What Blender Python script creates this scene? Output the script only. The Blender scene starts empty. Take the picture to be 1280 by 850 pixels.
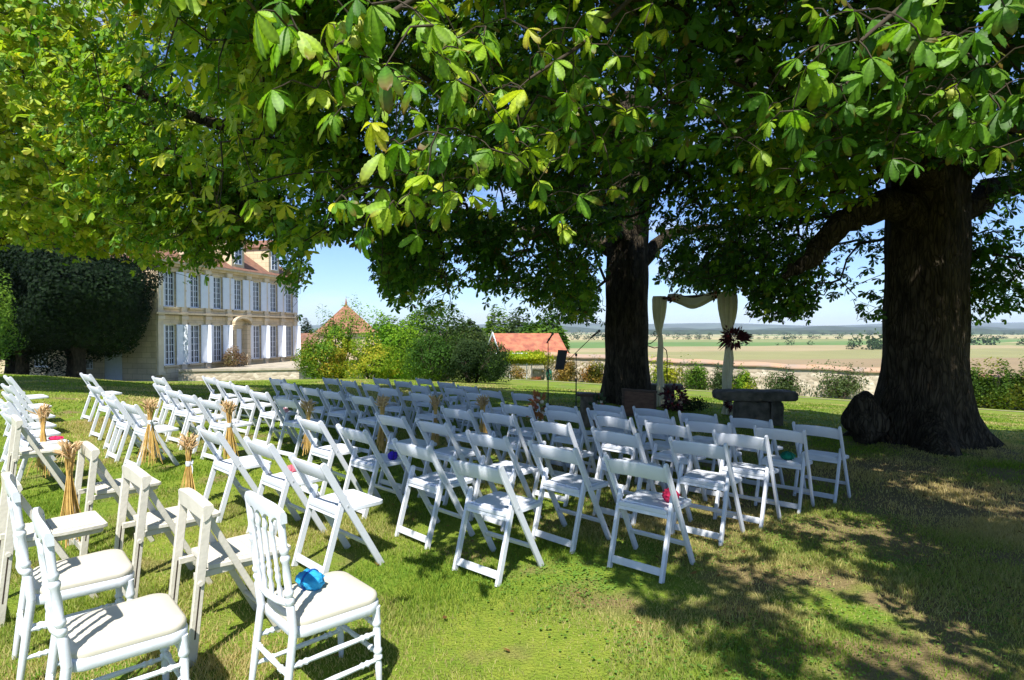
import bpy, math, random
import numpy as np
from mathutils import Vector, Matrix
R_=math.radians
random.seed(7); rng=np.random.default_rng(11)
scene=bpy.context.scene
COL=scene.collection
# ---------------------------------------------------------------- camera, sky, sun, exposure
cam_d=bpy.data.cameras.new("camera"); cam=bpy.data.objects.new("camera",cam_d); COL.objects.link(cam)
cam_d.sensor_width=36; cam_d.lens=36*729/1280; cam_d.clip_end=20000; cam_d.clip_start=.05
cam.location=(0,0,1.65); cam.rotation_euler=(R_(90)-math.atan(13/729),0,0)
scene.camera=cam
SUN_EL=55; SUN_AZ=8
w=bpy.data.worlds.new("World"); scene.world=w; w.use_nodes=True
nt=w.node_tree; nt.nodes.clear()
wo=nt.nodes.new('ShaderNodeOutputWorld'); bg=nt.nodes.new('ShaderNodeBackground'); sky=nt.nodes.new('ShaderNodeTexSky')
sky.sky_type='NISHITA'; sky.sun_disc=False; sky.sun_elevation=R_(SUN_EL); sky.sun_rotation=R_(180+SUN_AZ)
sky.altitude=100; sky.air_density=1.0; sky.dust_density=.25; sky.ozone_density=2.5
bg.inputs[1].default_value=.085
# thin broken cloud, part of the sky itself
tc=nt.nodes.new('ShaderNodeTexCoord'); mp=nt.nodes.new('ShaderNodeMapping'); mp.inputs['Scale'].default_value=(2.2,2.2,9)
nz=nt.nodes.new('ShaderNodeTexNoise'); nz.inputs['Scale'].default_value=2.3; nz.inputs['Detail'].default_value=7
cr=nt.nodes.new('ShaderNodeValToRGB'); cr.color_ramp.elements[0].position=.5; cr.color_ramp.elements[1].position=.8
mx=nt.nodes.new('ShaderNodeMix'); mx.data_type='RGBA'; mx.inputs[7].default_value=(6.5,7.0,8.0,1)
nt.links.new(tc.outputs['Generated'],mp.inputs[0]); nt.links.new(mp.outputs[0],nz.inputs['Vector'])
nt.links.new(nz.outputs[0],cr.inputs[0]); nt.links.new(cr.outputs[0],mx.inputs[0])
tn_=nt.nodes.new('ShaderNodeMix'); tn_.data_type='RGBA'; tn_.blend_type='MULTIPLY'; tn_.inputs[0].default_value=1; tn_.inputs[7].default_value=(.80,.96,1.28,1); nt.links.new(sky.outputs[0],tn_.inputs[6]); nt.links.new(tn_.outputs[2],mx.inputs[6]); nt.links.new(mx.outputs[2],bg.inputs[0]); nt.links.new(bg.outputs[0],wo.inputs[0])
sd=bpy.data.lights.new("sun",'SUN'); sd.energy=5.0; sd.angle=R_(.53); sd.color=(1,.96,.90)
so=bpy.data.objects.new("sun",sd); COL.objects.link(so); so.rotation_euler=(R_(90-SUN_EL),0,R_(-SUN_AZ)); so.location=(0,-20,40)
vs=scene.view_settings; vs.view_transform='Standard'; vs.look='None'; vs.exposure=.82; vs.gamma=1
# ---------------------------------------------------------------- ground height
def sp(x,k=1.0):
    x=np.asarray(x,float)/k
    return np.where(x>30,x,np.log1p(np.exp(np.minimum(x,30))))*k
def sm(x,a,b):
    t=np.clip((np.asarray(x,float)-a)/(b-a),0,1); return t*t*(3-2*t)
AZ=R_(42)
def zg(X,Y):
    X=np.asarray(X,float); Y=np.asarray(Y,float)
    F=X*math.sin(AZ)+Y*math.cos(AZ); R=X*math.cos(AZ)-Y*math.sin(AZ)
    z=-.17*sm(F,4.2,8.0)-.088*sp(F-13,1.0)
    z=z+.22*sm(-R,9.0,13.5)*sm(7-F,0,5)
    z=z-.085*sp(Y-20,2)/(1+np.exp(np.minimum(50,(X+8)/2.5)))
    far=sm(Y+.36*X,48,130)
    z=z*(1-far)-19*far
    return z
def gz(x,y): return float(zg(x,y))
def FR(F,R): return (F*math.sin(AZ)+R*math.cos(AZ), F*math.cos(AZ)-R*math.sin(AZ))
# pixel of the 1280x850 photograph at depth Y -> a point of the place
def at(px,py,Y): return Vector(((px-640)/729*Y, Y, 1.65-(py-412)/729*Y))
# ---------------------------------------------------------------- materials
def mat(name,col,rough=.6,noise=0,nscale=5,col2=None,bump=0,bscale=20,spec=.4,metal=0,stretch=None,detail=5):
    m=bpy.data.materials.new(name); m.use_nodes=True; t=m.node_tree; b=t.nodes['Principled BSDF']
    b.inputs['Base Color'].default_value=(*col,1); b.inputs['Roughness'].default_value=rough
    b.inputs['Metallic'].default_value=metal
    if 'Specular IOR Level' in b.inputs: b.inputs['Specular IOR Level'].default_value=spec
    c=t.nodes.new('ShaderNodeTexCoord'); mpp=t.nodes.new('ShaderNodeMapping'); t.links.new(c.outputs['Object'],mpp.inputs[0])
    if stretch: mpp.inputs['Scale'].default_value=stretch
    if noise or col2:
        n=t.nodes.new('ShaderNodeTexNoise'); n.inputs['Scale'].default_value=nscale; n.inputs['Detail'].default_value=detail
        t.links.new(mpp.outputs[0],n.inputs['Vector'])
        r=t.nodes.new('ShaderNodeValToRGB'); c2=col2 or tuple(max(0,x*(1-noise)) for x in col)
        r.color_ramp.elements[0].position=.35; r.color_ramp.elements[1].position=.65
        r.color_ramp.elements[0].color=(*c2,1); r.color_ramp.elements[1].color=(*col,1)
        t.links.new(n.outputs[0],r.inputs[0]); t.links.new(r.outputs[0],b.inputs['Base Color'])
    if bump:
        n2=t.nodes.new('ShaderNodeTexNoise'); n2.inputs['Scale'].default_value=bscale; n2.inputs['Detail'].default_value=6
        t.links.new(mpp.outputs[0],n2.inputs['Vector'])
        bu=t.nodes.new('ShaderNodeBump'); bu.inputs['Strength'].default_value=bump; bu.inputs['Distance'].default_value=.02
        t.links.new(n2.outputs[0],bu.inputs['Height']); t.links.new(bu.outputs[0],b.inputs['Normal'])
    return m
def leafmat(name,trans=.45,rough=.5,spec=.35):
    m=bpy.data.materials.new(name); m.use_nodes=True; t=m.node_tree; b=t.nodes['Principled BSDF']; o=t.nodes['Material Output']
    a=t.nodes.new('ShaderNodeAttribute'); a.attribute_name='tint'
    t.links.new(a.outputs['Color'],b.inputs['Base Color']); b.inputs['Roughness'].default_value=rough
    b.inputs['Specular IOR Level'].default_value=spec
    tr=t.nodes.new('ShaderNodeBsdfTranslucent'); mm=t.nodes.new('ShaderNodeMix'); mm.data_type='RGBA'; mm.blend_type='MULTIPLY'; mm.inputs[0].default_value=1
    mm.inputs[7].default_value=(1.5,1.5,.6,1)
    t.links.new(a.outputs['Color'],mm.inputs[6]); t.links.new(mm.outputs[2],tr.inputs[0])
    ms=t.nodes.new('ShaderNodeMixShader'); ms.inputs[0].default_value=trans
    t.links.new(b.outputs[0],ms.inputs[1]); t.links.new(tr.outputs[0],ms.inputs[2]); t.links.new(ms.outputs[0],o.inputs[0])
    return m
M={}
M['white']=mat('white_resin',(.67,.70,.76),.38,.06,6,bump=.05,bscale=60)
M['ivory']=mat('ivory_paint',(.66,.62,.53),.5,.10,8,bump=.12,bscale=50)
M['cushion']=mat('cream_vinyl',(.62,.57,.47),.45,.04,4,bump=.06,bscale=30)
M['pad']=mat('white_vinyl_pad',(.68,.71,.77),.5,.03,4)
M['dark']=mat('black_metal',(.015,.015,.016),.45)
M['iron']=mat('wrought_iron',(.02,.018,.016),.6)
M['slot']=mat('dark_slot',(.05,.035,.025),.8)
M['bark']=mat('bark',(.085,.07,.05),.95,col2=(.035,.03,.022),nscale=7,bump=1.0,bscale=9,stretch=(1,1,.28),spec=.1)
def barkmat():
    m=mat('cracked_bark',(.085,.068,.046),.97,col2=(.035,.029,.02),nscale=9,bump=.6,bscale=16,stretch=(1,1,.35),spec=.08); t=m.node_tree; b=t.nodes['Principled BSDF']
    c=t.nodes.new('ShaderNodeTexCoord'); mp_=t.nodes.new('ShaderNodeMapping'); mp_.inputs['Scale'].default_value=(1,1,.20); t.links.new(c.outputs['Object'],mp_.inputs[0])
    nn=t.nodes.new('ShaderNodeTexNoise'); nn.inputs['Scale'].default_value=6; t.links.new(mp_.outputs[0],nn.inputs['Vector'])
    ad=t.nodes.new('ShaderNodeMix'); ad.data_type='RGBA'; ad.inputs[0].default_value=.22; t.links.new(mp_.outputs[0],ad.inputs[6]); t.links.new(nn.outputs['Color'],ad.inputs[7])
    v=t.nodes.new('ShaderNodeTexVoronoi'); v.feature='DISTANCE_TO_EDGE'; v.inputs['Scale'].default_value=22; t.links.new(ad.outputs[2],v.inputs['Vector'])
    r_=t.nodes.new('ShaderNodeValToRGB'); r_.color_ramp.elements[1].position=.18; t.links.new(v.outputs['Distance'],r_.inputs[0])
    old=b.inputs['Base Color'].links[0].from_socket; mm=t.nodes.new('ShaderNodeMix'); mm.data_type='RGBA'; mm.blend_type='MULTIPLY'; mm.inputs[0].default_value=.38; t.links.new(old,mm.inputs[6]); t.links.new(r_.outputs[0],mm.inputs[7]); t.links.new(mm.outputs[2],b.inputs['Base Color'])
    bu=t.nodes.new('ShaderNodeBump'); bu.inputs['Strength'].default_value=1; bu.inputs['Distance'].default_value=.03; t.links.new(r_.outputs[0],bu.inputs['Height']); t.links.new(b.inputs['Normal'].links[0].from_socket,bu.inputs['Normal']); t.links.new(bu.outputs[0],b.inputs['Normal'])
    return m
M['bark']=barkmat()
def joints(m,ang):
    t=m.node_tree; b=t.nodes['Principled BSDF']; c=t.nodes.new('ShaderNodeTexCoord'); mp_=t.nodes.new('ShaderNodeMapping'); mp_.inputs['Rotation'].default_value=(0,0,ang); t.links.new(c.outputs['Object'],mp_.inputs[0])
    sp_=t.nodes.new('ShaderNodeSeparateXYZ'); cb=t.nodes.new('ShaderNodeCombineXYZ'); t.links.new(mp_.outputs[0],sp_.inputs[0]); ad=t.nodes.new('ShaderNodeMath'); t.links.new(sp_.outputs[0],ad.inputs[0]); t.links.new(sp_.outputs[1],ad.inputs[1]); t.links.new(ad.outputs[0],cb.inputs[0]); t.links.new(sp_.outputs[2],cb.inputs[1])
    br=t.nodes.new('ShaderNodeTexBrick'); br.inputs['Scale'].default_value=1; br.inputs['Brick Width'].default_value=.9; br.inputs['Row Height'].default_value=.42; br.inputs['Mortar Size'].default_value=.018
    br.inputs['Color1'].default_value=(1,1,1,1); br.inputs['Color2'].default_value=(.80,.79,.77,1); br.inputs['Mortar'].default_value=(.5,.48,.45,1); t.links.new(cb.outputs[0],br.inputs['Vector'])
    old=b.inputs['Base Color'].links[0].from_socket; mm=t.nodes.new('ShaderNodeMix'); mm.data_type='RGBA'; mm.blend_type='MULTIPLY'; mm.inputs[0].default_value=.8; t.links.new(old,mm.inputs[6]); t.links.new(br.outputs[0],mm.inputs[7]); t.links.new(mm.outputs[2],b.inputs['Base Color'])
def grime(m):
    t=m.node_tree; b=t.nodes['Principled BSDF']; c=t.nodes.new('ShaderNodeTexCoord'); sp_=t.nodes.new('ShaderNodeSeparateXYZ'); t.links.new(c.outputs['Object'],sp_.inputs[0])
    n=t.nodes.new('ShaderNodeTexNoise'); n.inputs['Scale'].default_value=24; n.inputs['Detail'].default_value=6; t.links.new(c.outputs['Object'],n.inputs['Vector'])
    mr=t.nodes.new('ShaderNodeMapRange'); mr.inputs[1].default_value=.0; mr.inputs[2].default_value=.16; mr.inputs[3].default_value=.62; mr.inputs[4].default_value=.12; t.links.new(sp_.outputs[2],mr.inputs[0])
    mu=t.nodes.new('ShaderNodeMath'); mu.operation='MULTIPLY'; t.links.new(mr.outputs[0],mu.inputs[0]); t.links.new(n.outputs[0],mu.inputs[1])
    old=b.inputs['Base Color'].links[0].from_socket; mm=t.nodes.new('ShaderNodeMix'); mm.data_type='RGBA'; t.links.new(mu.outputs[0],mm.inputs[0]); t.links.new(old,mm.inputs[6]); mm.inputs[7].default_value=(.22,.20,.11,1); t.links.new(mm.outputs[2],b.inputs['Base Color'])
grime(M['white']); grime(M['ivory'])
M['twig']=mat('twig_bark',(.06,.048,.035),.9,spec=.1)
M['leaf']=leafmat('chestnut_leaf',.42); M['shrubleaf']=leafmat('shrub_leaf',.35,.7,.12)
M['stone']=mat('limestone',(.44,.38,.29),.9,col2=(.30,.265,.20),nscale=1.3,bump=.3,bscale=12,detail=8)
M['ashlar']=mat('ashlar_limestone',(.74,.60,.39),.9,col2=(.58,.47,.31),nscale=.8,bump=.2,bscale=10,detail=8)
M['moss']=mat('mossy_bench_stone',(.17,.145,.11),.95,col2=(.07,.065,.045),nscale=6,bump=.8,bscale=18)
M['paint']=mat('shutter_paint',(.72,.76,.82),.5,.05,3)
M['glass']=mat('window_glass',(.03,.04,.055),.08,spec=.8)
M['straw']=mat('straw',(.72,.48,.15),.7,col2=(.48,.29,.08),nscale=14)
M['straw_head']=mat('straw_heads',(.64,.46,.24),.8,col2=(.44,.28,.13),nscale=30)
M['fabric']=mat('cream_tulle',(.78,.72,.50),.8,.12,5)
M['wood']=mat('dark_wood',(.13,.075,.045),.6,col2=(.06,.035,.022),nscale=9,stretch=(1,1,6))
M['logm']=mat('log_bark',(.25,.20,.14),.95,col2=(.10,.08,.055),nscale=9,bump=.8,bscale=14)
def mtile(name,c1,c2,sc=5):
    m=mat(name,c1,.85,col2=c2,nscale=2.2,detail=9); t=m.node_tree; b=t.nodes['Principled BSDF']
    tcn=t.nodes.new('ShaderNodeTexCoord'); wv=t.nodes.new('ShaderNodeTexWave'); wv.wave_type='BANDS'; wv.bands_direction='Z'
    wv.inputs['Scale'].default_value=sc; wv.inputs['Distortion'].default_value=1.2; wv.inputs['Detail'].default_value=3
    t.links.new(tcn.outputs['Object'],wv.inputs['Vector'])
    bu=t.nodes.new('ShaderNodeBump'); bu.inputs['Strength'].default_value=.6; bu.inputs['Distance'].default_value=.04
    t.links.new(wv.outputs['Fac'],bu.inputs['Height']); t.links.new(bu.outputs[0],b.inputs['Normal'])
    return m
M['tile']=mtile('clay_tile',(.26,.125,.075),(.15,.08,.055))
M['tile_red']=mtile('red_tile',(.50,.18,.09),(.28,.09,.055),7)
M['tile_orange']=mtile('orange_tile',(.42,.20,.11),(.25,.12,.075),7)
def rubble(name,c1,c2,c3,scale):
    m=bpy.data.materials.new(name); m.use_nodes=True; t=m.node_tree; b=t.nodes['Principled BSDF']; b.inputs['Roughness'].default_value=.92
    c=t.nodes.new('ShaderNodeTexCoord'); v=t.nodes.new('ShaderNodeTexVoronoi'); v.inputs['Scale'].default_value=scale
    mpp=t.nodes.new('ShaderNodeMapping'); mpp.inputs['Scale'].default_value=(1,1,1.7); t.links.new(c.outputs['Object'],mpp.inputs[0]); t.links.new(mpp.outputs[0],v.inputs['Vector'])
    r=t.nodes.new('ShaderNodeValToRGB'); r.color_ramp.elements[0].color=(*c1,1); r.color_ramp.elements[1].color=(*c2,1)
    e=r.color_ramp.elements.new(.5); e.color=(*c3,1)
    s=t.nodes.new('ShaderNodeSeparateColor'); t.links.new(v.outputs['Color'],s.inputs[0]); t.links.new(s.outputs[0],r.inputs[0]); t.links.new(r.outputs[0],b.inputs['Base Color'])
    bu=t.nodes.new('ShaderNodeBump'); bu.inputs['Strength'].default_value=.7; bu.inputs['Distance'].default_value=.05
    t.links.new(v.outputs['Distance'],bu.inputs['Height']); bu.invert=True; t.links.new(bu.outputs[0],b.inputs['Normal'])
    return m
M['rubble']=rubble('rubble_limestone',(.34,.28,.20),(.56,.49,.38),(.46,.39,.29),3.2)
# ---------------------------------------------------------------- mesh helpers
class MB:
    def __init__(s): s.v=[]; s.f=[]
    def add(s,vs,fs):
        o=len(s.v); s.v+= [tuple(x) for x in vs]; s.f+= [tuple(i+o for i in f) for f in fs]
    def box(s,a,b,M4=None):
        x0,y0,z0=a; x1,y1,z1=b
        vs=[(x0,y0,z0),(x1,y0,z0),(x1,y1,z0),(x0,y1,z0),(x0,y0,z1),(x1,y0,z1),(x1,y1,z1),(x0,y1,z1)]
        if M4: vs=[M4(*p) for p in vs]
        s.add(vs,[(3,2,1,0),(4,5,6,7),(0,1,5,4),(1,2,6,5),(2,3,7,6),(3,0,4,7)])
    def prism(s,pts,n,t,c=.003):      # planar outline pts extruded by t along n, chamfered rim
        pts=[Vector(p) for p in pts]; n=Vector(n).normalized(); k=len(pts)
        cen=sum(pts,Vector())/k
        ins=[]
        for i in range(k):
            a=(pts[i]-pts[i-1]).normalized(); b=(pts[(i+1)%k]-pts[i]).normalized()
            m=(n.cross(a)+n.cross(b)); m=m.normalized() if m.length>1e-6 else n.cross(a)
            ins.append(m)
        sg=1 if sum(ins[i].dot(cen-pts[i]) for i in range(k))>0 else -1
        ring=lambda off,cc:[pts[i]+n*off+ins[i]*sg*cc for i in range(k)]
        vs=ring(-t/2,c)+ring(-t/2+c,0)+ring(t/2-c,0)+ring(t/2,c)
        fs=[tuple(range(k))[::-1],tuple(range(3*k,4*k))]
        for r in range(3):
            for i in range(k):
                j=(i+1)%k; fs.append((r*k+i,r*k+j,(r+1)*k+j,(r+1)*k+i))
        if sg<0: fs=[f[::-1] for f in fs]
        s.add(vs,fs)
    def bar(s,p0,p1,wdir,ww,tt,c=.003,round_end=False):   # plate from p0 to p1, width along wdir, thickness across
        p0=Vector(p0); p1=Vector(p1); d=(p1-p0).normalized(); wv=Vector(wdir); wv=(wv-d*wv.dot(d)).normalized(); n=d.cross(wv)
        h=ww/2
        pts=[p0-wv*h,p0+wv*h]
        if round_end:
            pts+=[p1-d*h*.9+wv*h]
            for a in (50,90,130): pts.append(p1-d*h*.9+wv*h*math.cos(R_(a))+d*h*.9*math.sin(R_(a)))
            pts+=[p1-d*h*.9-wv*h]
        else: pts+=[p1+wv*h,p1-wv*h]
        s.prism(pts,n,tt,c)
    def tube(s,pts,rad,n=8,cap=True):
        pts=[Vector(p) for p in pts]
        if not hasattr(rad,'__len__'): rad=[rad]*len(pts)
        d0=(pts[1]-pts[0]).normalized(); u=d0.orthogonal().normalized(); vs=[]; fs=[]
        for i,p in enumerate(pts):
            d=(pts[min(i+1,len(pts)-1)]-pts[max(i-1,0)]).normalized()
            u=(u-d*u.dot(d)).normalized(); v=d.cross(u)
            for k in range(n):
                a=2*math.pi*k/n; vs.append(p+(u*math.cos(a)+v*math.sin(a))*rad[i])
        for i in range(len(pts)-1):
            for k in range(n):
                l=(k+1)%n; fs.append((i*n+k,i*n+l,(i+1)*n+l,(i+1)*n+k))
        if cap: fs.append(tuple(range(n))[::-1]); fs.append(tuple((len(pts)-1)*n+k for k in range(n)))
        s.add(vs,fs)
    def turned(s,p0,p1,prof,n=10):
        p0=Vector(p0); p1=Vector(p1); s.tube([p0+(p1-p0)*t for t,_ in prof],[r for _,r in prof],n)
    def blob(s,c,r,seed=0,amp=.12,nu=14,nv=9,fr=2.5):
        rr=random.Random(seed); ph=[(rr.uniform(-1,1),rr.uniform(-1,1),rr.uniform(-1,1),rr.uniform(0,6)) for _ in range(6)]
        vs=[];fs=[]
        for j in range(nv+1):
            th=math.pi*j/nv
            for i in range(nu):
                a=2*math.pi*i/nu; d=(math.sin(th)*math.cos(a),math.sin(th)*math.sin(a),math.cos(th))
                q=1+amp*sum(math.sin(fr*2*(d[0]*x+d[1]*y+d[2]*z)+p) for x,y,z,p in ph)/2.4
                vs.append((c[0]+r[0]*d[0]*q,c[1]+r[1]*d[1]*q,c[2]+r[2]*d[2]*q))
        for j in range(nv):
            for i in range(nu):
                k=(i+1)%nu; fs.append((j*nu+i,(j+1)*nu+i,(j+1)*nu+k,j*nu+k))
        s.add(vs,fs)
    def build(s,name,m,parent=None,smooth=35,link=True):
        me=bpy.data.meshes.new(name); me.from_pydata(s.v,[],s.f); me.update()
        o=bpy.data.objects.new(name,me); COL.objects.link(o)
        for x in (m if isinstance(m,list) else [m]): me.materials.append(x)
        if smooth:
            me.polygons.foreach_set('use_smooth',[True]*len(me.polygons)); me.set_sharp_from_angle(angle=R_(smooth))
        if parent: o.parent=parent
        return o
def npmesh(name,V,Fq,m,parent=None,tint=None,smooth=False):
    me=bpy.data.meshes.new(name); nf,k=Fq.shape
    me.vertices.add(len(V)); me.vertices.foreach_set('co',V.astype(np.float32).ravel())
    me.loops.add(nf*k); me.loops.foreach_set('vertex_index',Fq.astype(np.int32).ravel())
    me.polygons.add(nf); me.polygons.foreach_set('loop_start',np.arange(0,nf*k,k,dtype=np.int32))
    if tint is not None:
        a=me.attributes.new('tint','FLOAT_COLOR','POINT'); c=np.ones((len(V),4),np.float32); c[:,:3]=tint; a.data.foreach_set('color',c.ravel())
    me.update(); me.validate()
    if smooth: me.polygons.foreach_set('use_smooth',[True]*nf)
    me.materials.append(m); o=bpy.data.objects.new(name,me); COL.objects.link(o)
    if parent: o.parent=parent
    return o
def tag(o,label=None,cat=None,group=None,kind=None):
    if label: o['label']=label
    if cat: o['category']=cat
    if group: o['group']=group
    if kind: o['kind']=kind
    return o
def thing(name,label,cat,loc=(0,0,0),rz=0,group=None):
    o=bpy.data.objects.new(name,None); COL.objects.link(o); o.empty_display_size=.1
    o.location=loc; o.rotation_euler=(0,0,rz); return tag(o,label,cat,group)
def children(o): return [c for c in bpy.data.objects if c.parent==o]
def copy_tree(o,parent=None):
    c=o.copy(); COL.objects.link(c); c.parent=parent
    for ch in KIDS.get(o.name) or KIDS.setdefault(o.name,children(o)): copy_tree(ch,c)
    return c
KIDS={}
def noise3(P,seed,fr,n=7):
    r=np.random.default_rng(seed); n=14; k=r.normal(size=(n,3)); k/=np.linalg.norm(k,axis=1)[:,None]; k*=fr*r.uniform(.6,1.6,(n,1)); ph=r.uniform(0,6.28,n)
    return np.sin(P@k.T+ph).sum(1)/math.sqrt(n/2)
# ---------------------------------------------------------------- ground: one sheet from the lawn to the horizon
def build_ground():
    ys=np.concatenate([np.arange(-16,62,.5),62+np.cumsum(np.geomspace(1.0,900,70))]); nx=181
    us=np.linspace(-1,1,nx); us=np.sign(us)*np.abs(us)**1.25
    W=60+1.6*np.maximum(ys,0); X=us[None,:]*W[:,None]; Y=np.repeat(ys[:,None],nx,1)
    V=np.stack([X,Y,zg(X,Y)],-1).reshape(-1,3)
    i=np.arange(len(ys)-1)[:,None]*nx+np.arange(nx-1)[None,:]
    F=np.stack([i,i+1,i+nx+1,i+nx],-1).reshape(-1,4)
    m=bpy.data.materials.new('lawn_and_fields'); m.use_nodes=True; t=m.node_tree; b=t.nodes['Principled BSDF']; b.inputs['Roughness'].default_value=.95; b.inputs['Specular IOR Level'].default_value=.1
    N=t.nodes.new; L=t.links.new
    geo=N('ShaderNodeTexCoord'); sep=N('ShaderNodeSeparateXYZ'); L(geo.outputs['Object'],sep.inputs[0])
    def nzn(sc,det=6):
        n=N('ShaderNodeTexNoise'); n.inputs['Scale'].default_value=sc; n.inputs['Detail'].default_value=det; L(geo.outputs['Object'],n.inputs['Vector']); return n
    def ramp(src,els,interp='LINEAR'):
        r=N('ShaderNodeValToRGB'); r.color_ramp.interpolation=interp
        r.color_ramp.elements[0].position=els[0][0]; r.color_ramp.elements[0].color=(*els[0][1],1)
        r.color_ramp.elements[1].position=els[1][0]; r.color_ramp.elements[1].color=(*els[1][1],1)
        for p,c in els[2:]: e=r.color_ramp.elements.new(p); e.color=(*c,1)
        L(src,r.inputs[0]); return r
    n1=nzn(.55,8); g1=ramp(n1.outputs[0],[(.36,(.09,.18,.016)),(.62,(.23,.26,.035))])
    n2=nzn(9,8); g2=ramp(n2.outputs[0],[(.3,(.08,.17,.014)),(.7,(.24,.28,.04))])
    mg=N('ShaderNodeMix'); mg.data_type='RGBA'; mg.inputs[0].default_value=.5; L(g1.outputs[0],mg.inputs[6]); L(g2.outputs[0],mg.inputs[7])
    n3=nzn(1.6,7); dry=ramp(n3.outputs[0],[(.54,(0,0,0)),(.68,(1,1,1))])
    md=N('ShaderNodeMix'); md.data_type='RGBA'; L(dry.outputs[0],md.inputs[0]); L(mg.outputs[2],md.inputs[6]); md.inputs[7].default_value=(.20,.155,.07,1)
    dist=N('ShaderNodeVectorMath'); dist.operation='DISTANCE'; L(geo.outputs['Object'],dist.inputs[0]); dist.inputs[1].default_value=(5.2,5.6,0)
    wr=N('ShaderNodeMapRange'); wr.inputs[1].default_value=5.5; wr.inputs[2].default_value=2.0; wr.inputs[3].default_value=0; wr.inputs[4].default_value=.30; L(dist.outputs['Value'],wr.inputs[0])
    wa=N('ShaderNodeMath'); L(n3.outputs[0],wa.inputs[0]); L(wr.outputs[0],wa.inputs[1]); L(wa.outputs[0],dry.inputs[0])
    # fields: bands across the plain
    def math_(op,a,bv=None):
        n=N('ShaderNodeMath'); n.operation=op
        if isinstance(a,(int,float)): n.inputs[0].default_value=a
        else: L(a,n.inputs[0])
        if bv is not None:
            if isinstance(bv,(int,float)): n.inputs[1].default_value=bv
            else: L(bv,n.inputs[1])
        return n.outputs[0]
    nf=N('ShaderNodeTexNoise'); nf.inputs['Scale'].default_value=.0022; nf.inputs['Detail'].default_value=2; L(geo.outputs['Object'],nf.inputs['Vector'])
    nv=N('ShaderNodeTexVoronoi'); nv.inputs['Scale'].default_value=.0016; L(geo.outputs['Object'],nv.inputs['Vector'])
    sv=N('ShaderNodeSeparateColor'); L(nv.outputs['Color'],sv.inputs[0])
    dd=math_('ADD',sep.outputs[1],math_('MULTIPLY',sep.outputs[0],-.12))
    lg=math_('LOGARITHM',math_('MAXIMUM',dd,10.0),10.0)
    lg2=math_('ADD',lg,math_('MULTIPLY',math_('SUBTRACT',nf.outputs[0],.5),.22))
    lg3=math_('ADD',lg2,math_('MULTIPLY',math_('SUBTRACT',sv.outputs[0],.5),.24))
    tt=math_('DIVIDE',math_('SUBTRACT',lg3,2.3),1.5)
    els=[(0,(.27,.20,.11)),(.185,(.25,.24,.10)),(.265,(.33,.27,.14)),(.335,(.12,.20,.055)),(.42,(.22,.24,.09)),(.48,(.40,.33,.17)),(.60,(.20,.25,.09)),(.66,(.40,.34,.19)),(.74,(.16,.21,.08)),(.82,(.34,.30,.17))]
    fr=ramp(tt,els,'CONSTANT')
    nb=nzn(.02,8); mb=N('ShaderNodeMix'); mb.data_type='RGBA'; mb.blend_type='MULTIPLY'; mb.inputs[0].default_value=.5
    vr=ramp(nb.outputs[0],[(.3,(.75,.75,.75)),(.7,(1.1,1.1,1.1))]); L(fr.outputs[0],mb.inputs[6]); L(vr.outputs[0],mb.inputs[7])
    sel=math_('GREATER_THAN',math_('ADD',sep.outputs[1],math_('MULTIPLY',sep.outputs[0],.36)),75.0)
    mf=N('ShaderNodeMix'); mf.data_type='RGBA'; L(sel,mf.inputs[0]); L(md.outputs[2],mf.inputs[6]); L(mb.outputs[2],mf.inputs[7])
    L(mf.outputs[2],b.inputs['Base Color'])
    bu=N('ShaderNodeBump'); bu.inputs['Strength'].default_value=.8; bu.inputs['Distance'].default_value=.03; nbb=nzn(60,5); L(nbb.outputs[0],bu.inputs['Height']); L(bu.outputs[0],b.inputs['Normal'])
    o=npmesh('ground',V,F,m,smooth=True); tag(o,'lawn falling away to the open plain','ground',kind='structure')
build_ground()
# garden path: pale strip below the wall
mb=MB(); pp=[]
for i in range(41):
    x=-2+i*.95; y=37.0-.36*x
    for k in (0,.9): pp.append((x,y+k-1.5,gz(x,y+k-1.5)+.02))
mb.add(pp,[(2*i,2*i+2,2*i+3,2*i+1) for i in range(40)])
tag(mb.build('path',mat('path_gravel',(.42,.36,.25),.95,.25,3)),'pale gravel path below the wall','path',kind='structure')
# hills and woods on the horizon
def ridge(name,Y,x0,x1,fn,depth,m,label,n=260,lumps=0):
    xs=np.linspace(x0,x1,n); V=[];rows=7
    for r in range(rows):
        a=math.pi*r/(rows-1)
        for x in xs:
            h=max(.5,fn(x)); V.append((x,Y-math.cos(a)*depth/2,-20+(h+20)*math.sin(a)*(1+lumps*math.sin(x*.013*(r+1)))))
    V=np.array(V); i=np.arange(rows-1)[:,None]*n+np.arange(n-1)[None,:]
    F=np.stack([i,i+1,i+n+1,i+n],-1).reshape(-1,4)
    o=npmesh(name,V,F,m,smooth=True); tag(o,label,'hills',kind='structure')
M['wood_far']=mat('far_woodland',(.035,.06,.022),.95,.5,.02,detail=8)
ridge('hills',8200,-9000,10000,lambda x:74+22*math.sin(x*.0009+.5)+14*math.sin(x*.0023+1)+(30*float(sm(x,1500,6500))),1800,mat('wooded_hills',(.07,.10,.05),.95,.5,.004,detail=8),'low wooded ridge along the horizon')
ridge('hills',4300,-5200,5600,lambda x:16+9*math.sin(x*.0021+2)+6*math.sin(x*.0061)+4*math.sin(x*.017),500,M['wood_far'],'dark belt of woodland across the plain')
ridge('hills',2600,500,3400,lambda x:-14+8*math.sin(x*.004+.4)+5*math.sin(x*.013)+2.5*math.sin(x*.04)+(14*float(sm(x,1700,2300))),120,M['wood_far'],'strip of trees between the far fields')
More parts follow.
